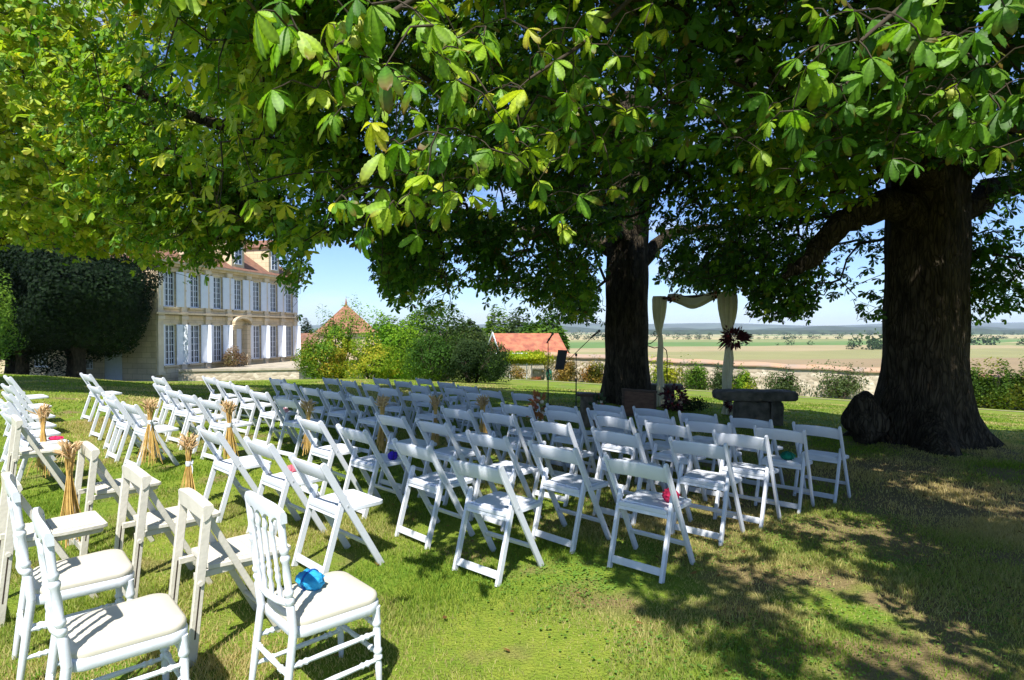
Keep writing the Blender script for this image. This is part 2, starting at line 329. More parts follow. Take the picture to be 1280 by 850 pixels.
def hedgerows():
    rs=np.random.default_rng(77); V=[];F=[];C=[]
    lines=[(600,520,900,560,60),(300,760,900,800,50),(-300,1150,700,1250,110),(900,1300,2300,1500,120),(-700,1700,600,1760,110),(400,2100,2400,2300,150),(-1500,2300,200,2450,140),(1300,900,1900,1000,40),(350,610,470,640,26),(1900,3100,3600,3300,120),(-900,3000,1500,3150,160)]
    for x0,y0,x1,y1,n in lines:
        for i in range(n):
            t=rs.random(); x=x0+(x1-x0)*t+rs.normal(0,6); y=y0+(y1-y0)*t+rs.normal(0,8); r=rs.uniform(1.5,5.5)*(1 if rs.random()<.7 else 1.6); h=r*rs.uniform(.8,1.5)
            for _ in range(46):
                d=rs.normal(size=3); d/=np.linalg.norm(d); p=np.array([x,y,-19+h*.8])+d*np.array([r*1.5,r,h])*rs.uniform(.6,1); a=rs.normal(size=3); a/=np.linalg.norm(a); b=np.cross(a,d); s_=r*.35
                k=len(V); V+=[p,p+a*s_,p+a*s_+b*s_,p+b*s_]; F.append((k,k+1,k+2,k+3)); C+=[np.array([.03,.06,.015])*rs.uniform(.6,1.6)]*4
    o=npmesh('hedgerows',np.array(V),np.array(F),M['shrubleaf'],tint=np.array(C)); tag(o,'hedges and small trees dotted over the plain','hedges',kind='stuff')
hedgerows()
# ---------------------------------------------------------------- foliage
def norm(a): return a/np.maximum(np.linalg.norm(a,axis=-1,keepdims=True),1e-9)
T_LO=np.array([(0,0,0),(.5,.17,.035),(.8,.20,.03),(1,0,0),(.8,-.20,.03),(.5,-.17,.035)],float)   # along, side, up (folded)
F_LO=np.array([(0,1,2,3),(0,3,4,5)])
def T_hi():
    V=[];F=[]; n=15; cols=(1,.55,0,-.55,-1)
    for i in range(n+1):
        t=i/n; w=.012+.158*math.sin(math.pi*min(1,t/.70)/2)**1.5 if t<.70 else .17*math.sqrt(max(0,1-((t-.70)/.30)**1.8))
        w*=1.0+(.05 if i%2 else -.05); dr=-.28*t*t; rg=.010 if i%2 else -.008
        for c in cols: V.append((t-(.05*abs(c)*(1 if t>.1 else 0)),w*c,.20*w*abs(c)+dr+(rg if abs(c)==.55 else rg*.5 if c else 0)))
    for i in range(n):
        for k in range(4): a=i*5+k; F.append((a,a+1,a+6,a+5))
    return np.array(V),np.array(F)
def palmate(P,N,D,size,tint,name,parent,K=6,hi=False,brown=.12,m='leaf'):
    """compound leaves at P with plane normal N, main direction D; K drooping leaflets each"""
    V0,F0=T_hi() if hi else (T_LO,F_LO)
    n=len(P); N=norm(N); D=norm(D-N*(D*N).sum(1)[:,None]); S=np.cross(N,D)
    ang=np.linspace(-125,125,K); ln=np.cos(np.radians(ang)*.62)*.75+.3
    out=[];cols=[]
    tb=tint[:,None,:]
    for k in range(K):
        a=np.radians(ang[k]+rng.normal(0,7,n))[:,None]; d=D*np.cos(a)+S*np.sin(a)
        dr=np.radians(rng.uniform(8,58,n) if hi else rng.uniform(8,48,n))[:,None]; dd=d*np.cos(dr)-N*np.sin(dr); nn=N*np.cos(dr)+d*np.sin(dr)
        ss=np.cross(nn,dd); L=(size*ln[k]*rng.uniform(.85,1.1,n))[:,None]
        pts=P[:,None,:]+(V0[None,:,0:1]*dd[:,None,:]+V0[None,:,1:2]*ss[:,None,:]+V0[None,:,2:3]*nn[:,None,:])*L[:,None,:]
        out.append(pts)
        c=np.repeat(tb,len(V0),1)*rng.uniform(.8,1.2,(n,1,1))
        if hi:
            row=np.arange(len(V0))//5; col=np.arange(len(V0))%5; c=c*(np.where(row%2,1.10,.88)*np.where(col==2,1.35,1.0))[None,:,None]
        br=(rng.random(n)<brown)[:,None,None]*np.clip((V0[None,:,0:1]-.45)/.5,0,1)*rng.uniform(.4,1,(n,1,1))
        c=c*(1-br)+np.array([.20,.085,.02])*br
        cols.append(c)
    V=np.stack(out,1).reshape(-1,3); C=np.stack(cols,1).reshape(-1,3)
    q=len(V0); F=(np.arange(n*K)[:,None,None]*q+F0[None]).reshape(-1,4)
    return npmesh(name,V,F,M[m],parent,tint=C,smooth=hi)
SX,SY=math.sin(R_(SUN_AZ))/math.tan(R_(SUN_EL)),math.cos(R_(SUN_AZ))/math.tan(R_(SUN_EL))
PX=[-60,0,60,130,150,200,240,270,290,305,335,352,368,388,402,415,440,460,500,560,640,680,740,760,800,830,860,900,940,1000,1012,1025,1055,1068,1095,1110,1215,1240,1280,1340]
PY=[312,318,324,326,322,330,334,322,296,286,290,346,386,362,338,306,300,352,384,380,374,395,412,400,402,394,384,376,396,404,418,366,352,402,414,404,418,404,396,392]
NX=[-20,-12,-8,-5,-3.6,-2.6,-1.6,-1.0,-.4,.6,1.2,1.6,2.0,2.6,8]
NY=[14.8,14.2,13.2,11.0,9.1,8.1,6.6,4.8,4.0,3.55,3.15,2.75,2.2,1.2,0]
FX=[-20,-7,0,2,3.5,5.5,6.5,8.3,9.5,14]
FY=[19.5,19.5,18.3,17.2,17,16.5,14.2,13.6,11.6,11.2]
TREES=[dict(c=(2.95,14.9),R=11.8,h=13,r=.54),dict(c=(6.75,9.55),R=13.2,h=13,r=.58),dict(c=(-16.6,15.5),R=12.2,h=12,r=.6)]
SPRIGS=[(470,60,2.5,7,50,40,.17),(430,110,2.4,5,40,35,.17),(520,120,2.6,6,45,45,.17),(540,200,2.7,7,32,32,.15),(500,250,2.8,4,30,16,.14),(475,272,2.7,3,25,8,.14),(600,70,3.0,8,55,50,.17),
          (650,150,3.3,8,50,50,.17),(590,210,3.3,6,40,30,.16),(560,20,2.9,7,60,25,.17),(720,60,3.7,9,60,45,.17),(400,30,2.6,5,35,25,.16),(690,240,3.9,6,50,35,.16),(780,130,4.0,8,60,60,.16),
          (1030,100,2.5,5,38,24,.15),(1060,30,2.5,6,45,22,.16),(1110,20,2.3,5,40,18,.16),(1190,110,2.7,8,50,32,.16),(1230,50,2.5,6,40,30,.17),(1200,170,2.8,5,36,16,.15),(1150,60,2.9,5,40,28,.16),(1250,140,3.2,6,30,35,.16),(1090,150,3.4,6,60,35,.16),(960,180,3.9,5,40,25,.15)]
SP_C=np.array([tuple(at(a[0],a[1],a[2])) for a in SPRIGS])
SDIR=np.array([-math.sin(R_(SUN_AZ))*math.cos(R_(SUN_EL)),-math.cos(R_(SUN_AZ))*math.cos(R_(SUN_EL)),math.sin(R_(SUN_EL))])
def keep(P,soft=True,prune=True):
    X,Y,Z=P.T; k=Z>1.75
    y=np.maximum(Y,.3); px=640+729*X/y; py=412-729*(Z-1.65)/y
    infr=(Y>.8)&(px>-130)&(px<1410)&(py>-110)
    xg=X+SX*Z; yg=Y+SY*Z
    shade_vis=(yg>2.2)&(np.abs(xg)<.93*yg+1.5)&(yg<21)
    k&=infr|shade_vis
    rr=noise3(P,5,2.2)
    lim=np.interp(px,PX,PY)+rr*13+noise3(P,6,5.5)*8-12+rng.normal(0,3,len(P))
    k&=~(infr&(py>lim)&prune)
    nb=np.interp(xg,NX,NY); fb=np.interp(xg,FX,FY); sg=.25+.05*yg
    d=yg-nb+noise3(np.stack([xg,yg,xg*0],-1),9,1.6)*sg*.6
    k&=d>0
    k&=~((d<1.6)&(rng.random(len(P))<.22*(1-d/1.6)))
    k&=(yg<fb+rr*.25)
    k&=~(infr&(((px-612)/34)**2+((py-246)/16)**2<1)&(rng.random(len(P))<.9))
    k&=~(infr&(np.abs(px-425)<38)&(py>296+8*rr)&(py<420))
    k&=~(((np.hypot(X,Y)<2.6)&(Z<3.7))|((Y<4.2)&infr&(px>380)&(py>-30)))        # the air round the camera
    k&=~((px>795)&(px<935)&(Y<14.6)&(py>360+4*rr))
    k&=~(infr&(px>480)&(py>255+12*rr)&(Y<9.3))
    k&=~(infr&(px>480)&(py>190+12*rr)&(Y<6.2))
    k&=~(infr&(np.abs(px-787)<38+6*rr)&(py>296+8*rr)&(Y<14.9))
    k&=~(infr&(np.abs(px-1160)<66+8*rr)&(py>205+10*rr)&(Y<9.6))
    k&=~(infr&(px>330)&(px<405)&(py>305)&(rng.random(len(P))<.5))
    k&=~(infr&(px>435)&(px<1110)&(py>225)&(np.abs(px-787)>45)&(noise3(P,12,4.0)>-.1)&(rng.random(len(P))<np.where(px>800,.30,.58)))
    lit=np.zeros(len(P),bool)
    for c in SP_C[:22]:
        v=P-c; t=v@SDIR; lit|=(t>.25)&(np.linalg.norm(v-t[:,None]*SDIR,axis=1)<.34)
    k&=~(lit&(rng.random(len(P))<.9))
    # cylinder of free space round the trunks
    for T in TREES[:2]: k&=np.hypot(X-T['c'][0],Y-T['c'][1])>T['r']+.25
    return k
def tree_clusters():
    n=300000
    P=np.stack([rng.uniform(-17,15,n),rng.uniform(-4,21,n),1.8+rng.random(n)**1.15*9.5],-1)
    m_=17000; P=np.concatenate([P,np.stack([rng.uniform(-8,12.5,m_),rng.uniform(9.0,16,m_),rng.uniform(1.8,4.4,m_)],-1)])
    q=np.stack([np.hypot(P[:,0]-T['c'][0],P[:,1]-T['c'][1])/T['R'] for T in TREES],-1)
    own=q.argmin(1); r=q.min(1)
    top=5.2+6.5*np.sqrt(np.clip(1-r*r,0,1))
    k=(r<1)&(P[:,2]<top)&(P[:,2]<3.0+.6*np.maximum(P[:,1],0)+2.8)
    P=P[k];own=own[k]
    dens=np.where(own==1,.50,.33)+.68*noise3(P,3,1.7)+.20*noise3(P,4,3.6)
    k=rng.random(len(P))<np.clip(dens+.32*(P[:,2]>1.9+.6*P[:,1])*(own==1),0.03,1)*.62
    P=P[k];own=own[k]; kk=keep(P)
    return P[kk],own[kk]
CP,CO=tree_clusters()
print('leaf clusters',len(CP),np.bincount(CO))
# limbs: hand-laid main limbs, then twigs linked greedily to the nearest wood
LIMBS={0:[[(2.95,14.9,3.2),(2.5,14.4,4.3),(1.3,13.4,4.9),(-.4,12.0,4.85),(-2.2,10.8,4.7),(-4.4,9.9,4.9),(-6.4,9.4,5.6)],
          [(2.95,14.9,3.8),(3.3,13.9,5.2),(3.4,11.8,6.2),(2.6,9.2,6.9),(1.2,6.8,7.0)],
          [(2.95,14.9,4.2),(2.4,14.6,6.0),(.6,14.0,7.4),(-2,12.8,8.2),(-4.6,11.5,8.6)],
          [(2.95,14.9,3.0),(4.1,15.2,4.1),(5.6,15.6,4.4)],
          [(2.95,14.9,3.5),(1.5,15.7,4.2),(-.8,16.0,4.3),(-3.4,15.8,4.2),(-6,15.4,4.3)]],
       1:[[(7.0,9.55,3.1),(6.0,9.2,3.6),(5.1,9.1,3.3),(4.6,9.0,2.75),(4.2,9.0,2.5)],
          [(7.0,9.55,3.6),(6.2,8.9,4.3),(5.6,8.1,4.9),(4.4,6.6,5.4),(2.8,4.8,5.5),(1.4,3.4,5.2)],
          [(7.0,9.55,3.7),(5.9,9.4,4.5),(4.0,9.0,5.6),(1.6,8.2,6.3),(-.6,7.2,6.2)],
          [(7.0,9.55,3.9),(7.6,8.3,5.2),(7.2,5.8,6.2),(6.0,3.2,6.4),(4.8,.8,6.2)],
          [(7.0,9.55,3.4),(8.4,9.6,4.1),(10.2,9.2,4.1),(11.8,8.4,4.0)],
          [(7.0,9.55,3.6),(8.3,10.6,5),(10,11,6)]],
       2:[[(-16.6,15.5,3.6),(-12.2,14.6,4.8),(-9.8,13.0,5.2),(-8.4,11.0,4.9),(-7.2,9.6,4.6)],
          [(-16.6,15.5,4.0),(-13.4,13.6,6.2),(-10.6,11.2,7.0),(-8.6,8.6,7.0)],
          [(-16.6,15.5,3.4),(-12.2,16.2,4.6),(-8.8,16.0,4.6),(-5.6,15.4,4.2)]]}
def catmull(pts,k=6):
    p=[Vector(x) for x in pts]; p=[p[0]*2-p[1]]+p+[p[-1]*2-p[-2]]; out=[]
    for i in range(1,len(p)-2):
        for j in range(k):
            t=j/k; a,b,c,d=p[i-1:i+3]
            out.append(.5*((2*b)+(c-a)*t+(2*a-5*b+4*c-d)*t*t+(3*b-a-3*c+d)*t*t*t))
    return out+[p[-2]]
def grow(tree_i,root):
    T=TREES[tree_i]; nodes=[];par=[];rad=[]
    mb=MB(); rr=random.Random(tree_i+3)
    for li,L in enumerate(LIMBS[tree_i]):
        c=catmull(L,6); n=len(c); c=[p+Vector((rr.uniform(-.05,.05),rr.uniform(-.05,.05),rr.uniform(-.05,.05)))*min(1,i/3) for i,p in enumerate(c)]
        r0=.27 if li<3 else .19
        rs=[r0*(1-i/(n-1))**.75+.035 for i in range(n)]
        mb.tube(c,rs,9); nodes+= [tuple(p) for p in c[3:]]
    mb.build('limbs',M['bark'],root,60)
    P=CP[CO==tree_i]
    NP=np.array(nodes); order=np.argsort(np.linalg.norm(P-np.array([*T['c'],4.0]),axis=1))
    allN=np.zeros((len(NP)+len(P)*3,3)); allN[:len(NP)]=NP; cnt=len(NP); parent=[-1]*cnt; segs=[]
    load={}
    for oi in order:
        p=P[oi]; d=np.linalg.norm(allN[:cnt]-p,axis=1); j=int(d.argmin()); L=d[j]
        if L<.12: continue
        a=allN[j]; steps=2 if L>.5 else 1
        prev=j
        for s in range(1,steps+1):
            t=s/steps; q=a+(p-a)*t
            if s<steps: q=q+rng.normal(0,.07*L,3)+np.array([0,0,.10*L])
            allN[cnt]=q; parent.append(prev); prev=cnt; cnt+=1
    loads=np.ones(cnt)
    for i in range(cnt-1,len(NP)-1,-1):
        pr=parent[i]
        if pr>=0: loads[pr]+=loads[i]
    base=len(NP); idx=np.arange(base,cnt); A=allN[[parent[i] for i in idx]]; B=allN[idx]
    rB=.0035*loads[idx]**.42; rA=np.minimum(.0035*loads[[parent[i] for i in idx]]**.42,rB*1.6)
    rA=np.minimum(rA,.06); rB=np.minimum(rB,.055)
    mid_=(A+B)/2; gx=640+729*mid_[:,0]/mid_[:,1]; gy=412-729*(mid_[:,2]-1.65)/mid_[:,1]; ok_=~((gx>378)&(gx<462)&(gy>302)&(gy<420)); A,B,rA,rB=A[ok_],B[ok_],rA[ok_],rB[ok_]
    D=norm(B-A); U=norm(np.cross(D,np.where(np.abs(D[:,2:3])<.9,[[0,0,1.]],[[1.,0,0]]))); W=np.cross(D,U)
    vs=[]
    for (C,r) in ((A,rA),(B,rB)):
        for k in range(4):
            a=math.pi/2*k; vs.append(C+(U*math.cos(a)+W*math.sin(a))*r[:,None])
    V=np.stack(vs,1).reshape(-1,3); o=np.arange(len(A))[:,None,None]*8
    F=(o+np.array([(k,(k+1)%4,4+(k+1)%4,4+k) for k in range(4)])[None]).reshape(-1,4)
    npmesh('branches',V,F,M['twig'],root,smooth=True)
def trunk(root,T,bulge,top,seed,flare):
    rr=random.Random(seed); mb=MB(); x,y=T['c']; n=40; rings=34; g=gz(x,y); H=top-g; vs=[];fs=[]
    ph=[rr.uniform(0,6.28) for _ in range(8)]
    for j in range(rings+1):
        t=j/rings; z=g-.25+(H+.25)*t; hh=max(0,z-g)
        r=T['r']*(1-.10*t)+flare*math.exp(-hh/.42)
        for i in range(n):
            a=2*math.pi*i/n
            lob=.05*math.sin(3*a+ph[0]+z*.25)+.04*math.sin(5*a+ph[1]-z*.3)+.028*math.sin(9*a+ph[2]+z*.4)+.02*math.sin(14*a+ph[3])
            rt=math.exp(-hh/.55)*(.22*math.sin(4*a+ph[4])+.16*math.sin(7*a+ph[5]))
            q=r*(1+lob+rt+.02*math.sin(z*5+a*2))
            vs.append((q*math.cos(a)+bulge*t*t,q*math.sin(a),z-0))
    for j in range(rings):
        for i in range(n):
            k=(i+1)%n; fs.append((j*n+i,j*n+k,(j+1)*n+k,(j+1)*n+i))
    fs.append(tuple(rings*n+i for i in range(n)))
    vs=[(a+x,b+y,c) for a,b,c in vs]; mb.add(vs,fs)
    return mb.build('trunk',M['bark'],root,80)
GREEN=np.array([[.034,.10,.011],[.065,.17,.013],[.14,.29,.018],[.27,.38,.022],[.50,.50,.045]])
def tints(P,yellow):
    n=len(P); a=noise3(P,21,.9)*.5+rng.normal(0,.75,n)+yellow*2.2-.8*np.clip((P[:,0]+1)/3,0,1)  # last term darkens right-hand leaves: canopy shade put into the leaf colour
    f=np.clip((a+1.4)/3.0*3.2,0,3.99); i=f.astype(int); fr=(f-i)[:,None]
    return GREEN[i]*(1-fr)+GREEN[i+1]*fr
names=['big chestnut tree with its trunk behind the two microphone stands','huge chestnut tree with a thick dark trunk and burl at the right edge','leafy chestnut tree overhanging the lawn from the far left edge']
ROOTS=[]
for ti,T in enumerate(TREES):
    root=thing('chestnut_tree',names[ti],'tree',(0,0,0)); ROOTS.append(root)
    trunk(root,T,.0,7.5 if ti<2 else 6.5,ti,(.09,.33,.3)[ti])
    grow(ti,root)
    P=CP[CO==ti]; k=7
    Q=np.repeat(P,k,0)+rng.normal(0,1,(len(P)*k,3))*np.array([.20,.20,.13])
    Q=Q[(Q[:,2]>1.8)]; Q=Q[keep(Q)]
    c=np.array([*T['c'],0]); out=Q-c; out[:,2]=0; out=norm(out)
    N=np.stack([out[:,0]*.5,out[:,1]*.5-.25,np.full(len(Q),.8)],-1)+rng.normal(0,.38,(len(Q),3))
    D=out+rng.normal(0,.8,(len(Q),3)); D[:,2]-=.3
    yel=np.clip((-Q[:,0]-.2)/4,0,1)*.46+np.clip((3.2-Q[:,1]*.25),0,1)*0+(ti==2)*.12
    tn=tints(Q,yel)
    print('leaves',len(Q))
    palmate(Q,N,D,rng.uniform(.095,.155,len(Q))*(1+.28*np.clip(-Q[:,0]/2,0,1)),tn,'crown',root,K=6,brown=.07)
# near sprigs of the right-hand tree: big leaves close to the camera
spr=[];sd_=[]
def sprig(px,py,Y,n,sx,sy,size):
    c=at(px,py,Y)
    for i in range(int(n*2.3)):
        q=Vector(c)+Vector((random.gauss(0,sx/729*Y),random.gauss(0,.28),random.gauss(0,sy/729*Y)))
        spr.append((*q,size*random.uniform(.62,.98)))
for a in SPRIGS:
    sprig(*a)
S=np.array(spr); Q=S[:,:3]
N=np.stack([rng.normal(0,.45,len(Q)),rng.normal(-.35,.4,len(Q)),np.full(len(Q),.75)],-1)
D=np.stack([rng.normal(-.3,.8,len(Q)),rng.normal(-.3,.6,len(Q)),rng.normal(-.5,.3,len(Q))],-1)
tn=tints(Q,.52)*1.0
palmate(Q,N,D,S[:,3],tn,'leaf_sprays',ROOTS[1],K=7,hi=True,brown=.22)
# twigs that carry the sprigs, coming down from the limb above
mb=MB(); hub=[Vector((1.4,3.4,5.2)),Vector((4.0,5.8,5.5))]
mains=[catmull([(1.4,3.4,5.2),(1.0,3.1,4.4),(.35,2.95,3.75),(-.3,2.7,3.25),(-.75,2.5,2.85)],5),catmull([(2.8,4.8,5.5),(2.6,3.9,4.6),(2.3,3.2,3.8),(1.9,2.7,3.25),(1.45,2.45,2.85)],5),catmull([(1.4,3.4,5.2),(1.2,4.0,4.4),(.6,4.0,3.7),(.1,3.4,3.1)],5)]
cand=[]
for c in mains:
    mb.tube(c,[.03-.022*i/(len(c)-1) for i in range(len(c))],7); cand+=c
nodes=[Vector(c) for c in cand]; SQ=sorted([Vector(q) for q in Q],key=lambda q:min((p-q).length for p in cand))
for q in SQ:
    b=min(nodes,key=lambda p:(p-q).length+.25*max(0,q.z-p.z)); L_=(b-q).length
    if L_<.02: continue
    r0=.0045 if L_<.25 else .006
    m_=(q+b)/2+Vector((random.gauss(0,.05),random.gauss(0,.05),.16))*L_
    m2=(q*.75+b*.25)+Vector((0,0,.10))*L_
    mb.tube([b,m_,m2,q],[r0,.0038,.003,.0022],5,False); nodes+= [m_,m2,q]
mb.build('twigs',M['twig'],ROOTS[1],60)
M['conker']=mat('conker_husk',(.30,.33,.05),.6,.2,20)
for (px,py,Y) in [(432,38,2.35),(452,36,2.4),(446,55,2.38),(1185,120,2.6),(455,225,2.7),(480,30,2.6)]:
    mb=MB(); c=at(px,py,Y); mb.blob(c,(.021,.021,.023),px,.05)
    rr=random.Random(py)
    for _ in range(26):
        d=Vector((rr.gauss(0,1),rr.gauss(0,1),rr.gauss(0,1))).normalized(); mb.tube([c+d*.018,c+d*.030],[.003,.0006],4,False)
    mb.build('conker',M['conker'],ROOTS[1],60)
# burl at the foot of the right-hand trunk
mb=MB(); mb.blob((5.70,9.40,.20),(.29,.32,.42),4,.16,22,16,3); mb.build('burl',M['bark'],ROOTS[1],80)
# ---------------------------------------------------------------- shrubs, hedges, far trees
def shrub(name,label,cat,c,r,n,leaf,cols,group=None,seed=0,fill=.55,stems=True,lumps=.22,flat=False):
    g=gz(c[0],c[1]); root=thing(name,label,cat,(c[0],c[1],g),0,group)
    rs=np.random.default_rng(seed+100); d=norm(rs.normal(size=(n,3))); 
    rad=(fill+(1-fill)*rs.random(n)**.5)*(1+lumps*noise3(d*3+seed,seed+1,1.6))
    P=d*rad[:,None]*np.array(r)+np.array([0,0,c[2]-g])
    P=P[P[:,2]>.03]; n=len(P)
    N=norm(P-np.array([0,0,c[2]-g])+rs.normal(0,.5,(n,3))*np.mean(r)); D=norm(rs.normal(size=(n,3))+np.array([0,0,-.3])); D=norm(D-N*(D*N).sum(1)[:,None]); S=np.cross(N,D)
    L=leaf*rs.uniform(.6,1.3,n)[:,None]
    t=np.array([(0,0,0),(.5,.3,.06),(1,0,0),(.5,-.3,.06)])
    V=(P[:,None,:]+(t[None,:,0:1]*D[:,None]+t[None,:,1:2]*S[:,None]+t[None,:,2:3]*N[:,None])*L[:,None]).reshape(-1,3)
    cols=np.array(cols); a=np.clip((noise3(P/np.mean(r)*1.6,seed+2,1.5)*.35+rs.normal(0,.25,n)+.5),0,.999)*(len(cols)-1); i=a.astype(int); f=(a-i)[:,None]
    C=np.repeat(cols[i]*(1-f)+cols[i+1]*f,4,0)
    npmesh('foliage',V,np.arange(n*4).reshape(-1,4),M['shrubleaf'],root,tint=C)
    if stems:
        mb=MB(); rr=random.Random(seed)
        for _ in range(9):
            a=rr.uniform(0,6.28); q=Vector((math.cos(a)*r[0]*.6,math.sin(a)*r[1]*.6,(c[2]-g)+r[2]*rr.uniform(.1,.8)))
            mb.tube([(q.x*.15,q.y*.15,-.05),(q.x*.5,q.y*.5,q.z*.5),q],[.03*r[2],.022*r[2],.006*r[2]],5)
        mb.build('stems',M['twig'],root,60)
    return root
YG=[(.08,.17,.014),(.15,.26,.018),(.26,.34,.02),(.36,.36,.035)]
MG=[(.04,.10,.014),(.075,.16,.018),(.13,.22,.025)]
DG=[(.010,.025,.008),(.018,.04,.011),(.03,.055,.014)]
PG=[(.05,.09,.03),(.08,.12,.04),(.12,.16,.06)]
def sh(px0,px1,pt,Y,n,leaf,cols,name,label,cat='shrub',seed=0,dy=None,group=None,base=None,fill=.5,lumps=.22):
    x=((px0+px1)/2-640)/729*Y; rx=(px1-px0)/2/729*Y; top=1.65-(pt-412)/729*Y; g=gz(x,Y) if base is None else base
    h=top-g; return shrub(name,label,cat,(x,Y,g+h*.48),(rx*1.10,dy or rx*.85,h*.62),n,leaf,cols,group,seed,fill,True,lumps)
G1='shrubs in the border behind the chairs'
sh(376,432,425,25.5,7000,.10,[(.07,.16,.014),(.15,.25,.02),(.38,.28,.03)],'shrub','low green shrub with orange flowers at the left end of the border',seed=1,group=G1)
sh(396,452,395,27,7000,.11,YG,'shrub','tall loose shrub in front of the pyramid roofed tower',seed=2,group=G1,lumps=.4)
sh(434,492,432,24.5,7000,.09,[(.10,.20,.014),(.22,.32,.02),(.40,.36,.035)],'shrub','yellow green shrub below the tower roof',seed=3,group=G1,lumps=.35)
sh(452,534,402,27,11000,.12,[(.07,.18,.012),(.13,.28,.016),(.20,.34,.02)],'shrub','large round bright green shrub in the middle of the border',seed=4,group=G1,lumps=.25)
sh(508,572,418,24,8000,.09,MG,'shrub','mid green shrub between the bright shrub and the dark ones',seed=5,group=G1)
sh(520,590,400,26.5,9000,.10,[(.02,.045,.01),(.04,.08,.014),(.08,.11,.03)],'shrub','tall dark shrub with thin purple leafed tips',seed=6,group=G1,lumps=.42)
sh(548,632,424,23.5,10000,.09,DG,'shrub','very dark spreading shrub at the right end of the border',seed=7,group=G1,lumps=.3)
sh(596,632,436,27.5,5000,.10,MG,'shrub','green shrub beside the white gate',seed=8,group=G1)
G2='espaliered fruit trees along the stone wall'
def wallY(x): return 40.6-.345*x
for i,(p0,p1,pt,cols,lb) in enumerate([(690,722,452,[(.12,.13,.03),(.25,.17,.04),(.3,.2,.05)],'orange tinted'),(724,760,455,[(.10,.13,.02),(.2,.17,.03),(.3,.15,.04)],'yellowing wide'),(808,856,452,YG,'bushy yellow green, behind the arch,'),
        (858,884,455,MG,'small round green'),(888,922,459,PG,'tall open leafed'),(918,942,466,YG,'low bright green'),(962,1000,467,PG,'pale grey green'),(1026,1080,463,PG,'broad pale green')]):
    s=((p0+p1)/2-640)/729; Y=40.6/(1+.345*s)-.7
    sh(p0,p1,pt,Y,2600,.14,cols,'espalier_tree',lb+' fruit tree trained against the stone wall','fruit tree',seed=20+i,dy=.35,group=G2,fill=.1,lumps=.5)
for i,(p0,p1,pt,lb) in enumerate([(1205,1242,463,'climbing vine on the wall just right of the thick trunk'),(1236,1282,462,'rounded climbing vine on the wall at the right edge of the photo'),(1270,1330,460,'broad vine running out of view along the wall')]):
    s=((p0+p1)/2-640)/729; Y=40.6/(1+.345*s)-.7
    sh(p0,p1,pt,Y,4200,.15,[(.05,.10,.012),(.10,.16,.018),(.18,.19,.03)],'wall_vine',lb,'vine',seed=40+i,dy=.4,fill=.2,lumps=.35)
sh(612,700,441,39.5,8000,.16,[(.13,.25,.014),(.24,.36,.018),(.36,.38,.02)],'pergola_vine','bright yellow green vine spread along the top below the red roof','vine',seed=50,dy=1,base=-.55,fill=.3)
# far trees between the border and the plain
G3='trees on the slope beyond the garden'
for i,(p0,p1,pt,Y,cols) in enumerate([(500,566,398,80,MG),(560,604,405,74,PG),(596,640,403,86,MG),(634,668,406,80,PG),(652,700,408,70,MG),(676,706,424,60,MG),(470,510,410,90,MG),(372,392,418,120,DG)]):
    lb=['broad green tree left of the red barn','pale green tree over the border shrubs','round tree behind the barn ridge','pale tree rising above the red barn roof','green tree at the right end of the red barn','small low tree below the barn gable end','tree glimpsed right of the tower','dark tree far behind the left red roof'][i]
    sh(p0-4,p1+4,pt,Y,9000,.55,cols,'background_tree',lb,'tree',seed=60+i,group=G3,base=gz(((p0+p1)/2-640)/729*Y,Y),fill=.7,lumps=.14)
# dark clipped trees by the house
G4='dark round trees beside the mansion'
M['yewleaf']=M['shrubleaf']
for i,(x,y,r,lb) in enumerate([(-36.6,42.5,4.2,'dark round tree furthest left, its crown cut by the photo edge'),(-34.2,40.6,4.2,'dark round tree second from the left edge beside the mansion'),(-31.9,42.2,4.3,'dark round tree third from the left edge beside the mansion'),(-30.2,40.6,4.7,'dark round tree nearest the mansion facade, its crown overlapping the corner')]):
    root=shrub('clipped_tree',lb,'tree',(x,y,3.95),(r,r,3.9),34000,.23,[(.006,.016,.005),(.012,.030,.008),(.026,.052,.012)],G4,80+i,.70,False,.17)
    mb=MB(); mb.tube([(0,0,-.2),(.1,0,1.2),(-.1,.1,2.8),(.1,0,6)],[.45,.36,.33,.1],12); mb.build('trunk',M['bark'],root,60)
    for s in (-1,1):
        mb=MB(); mb.tube([(s*.1,0,1.6),(s*.9,.2,3.1),(s*1.9,.3,4.8)],[.17,.13,.05],8); mb.build('limb',M['bark'],root,60)
sh(-60,14,352,33,6000,.16,MG,'shrub','pale green shrub cut by the left edge in front of the dark trees','shrub',seed=90,base=-.6)
for T,root in zip(TREES,ROOTS):
    b=Vector((T['c'][0],T['c'][1],gz(*T['c'])))
    for ch in children(root): ch.location=-b
    root.location=b
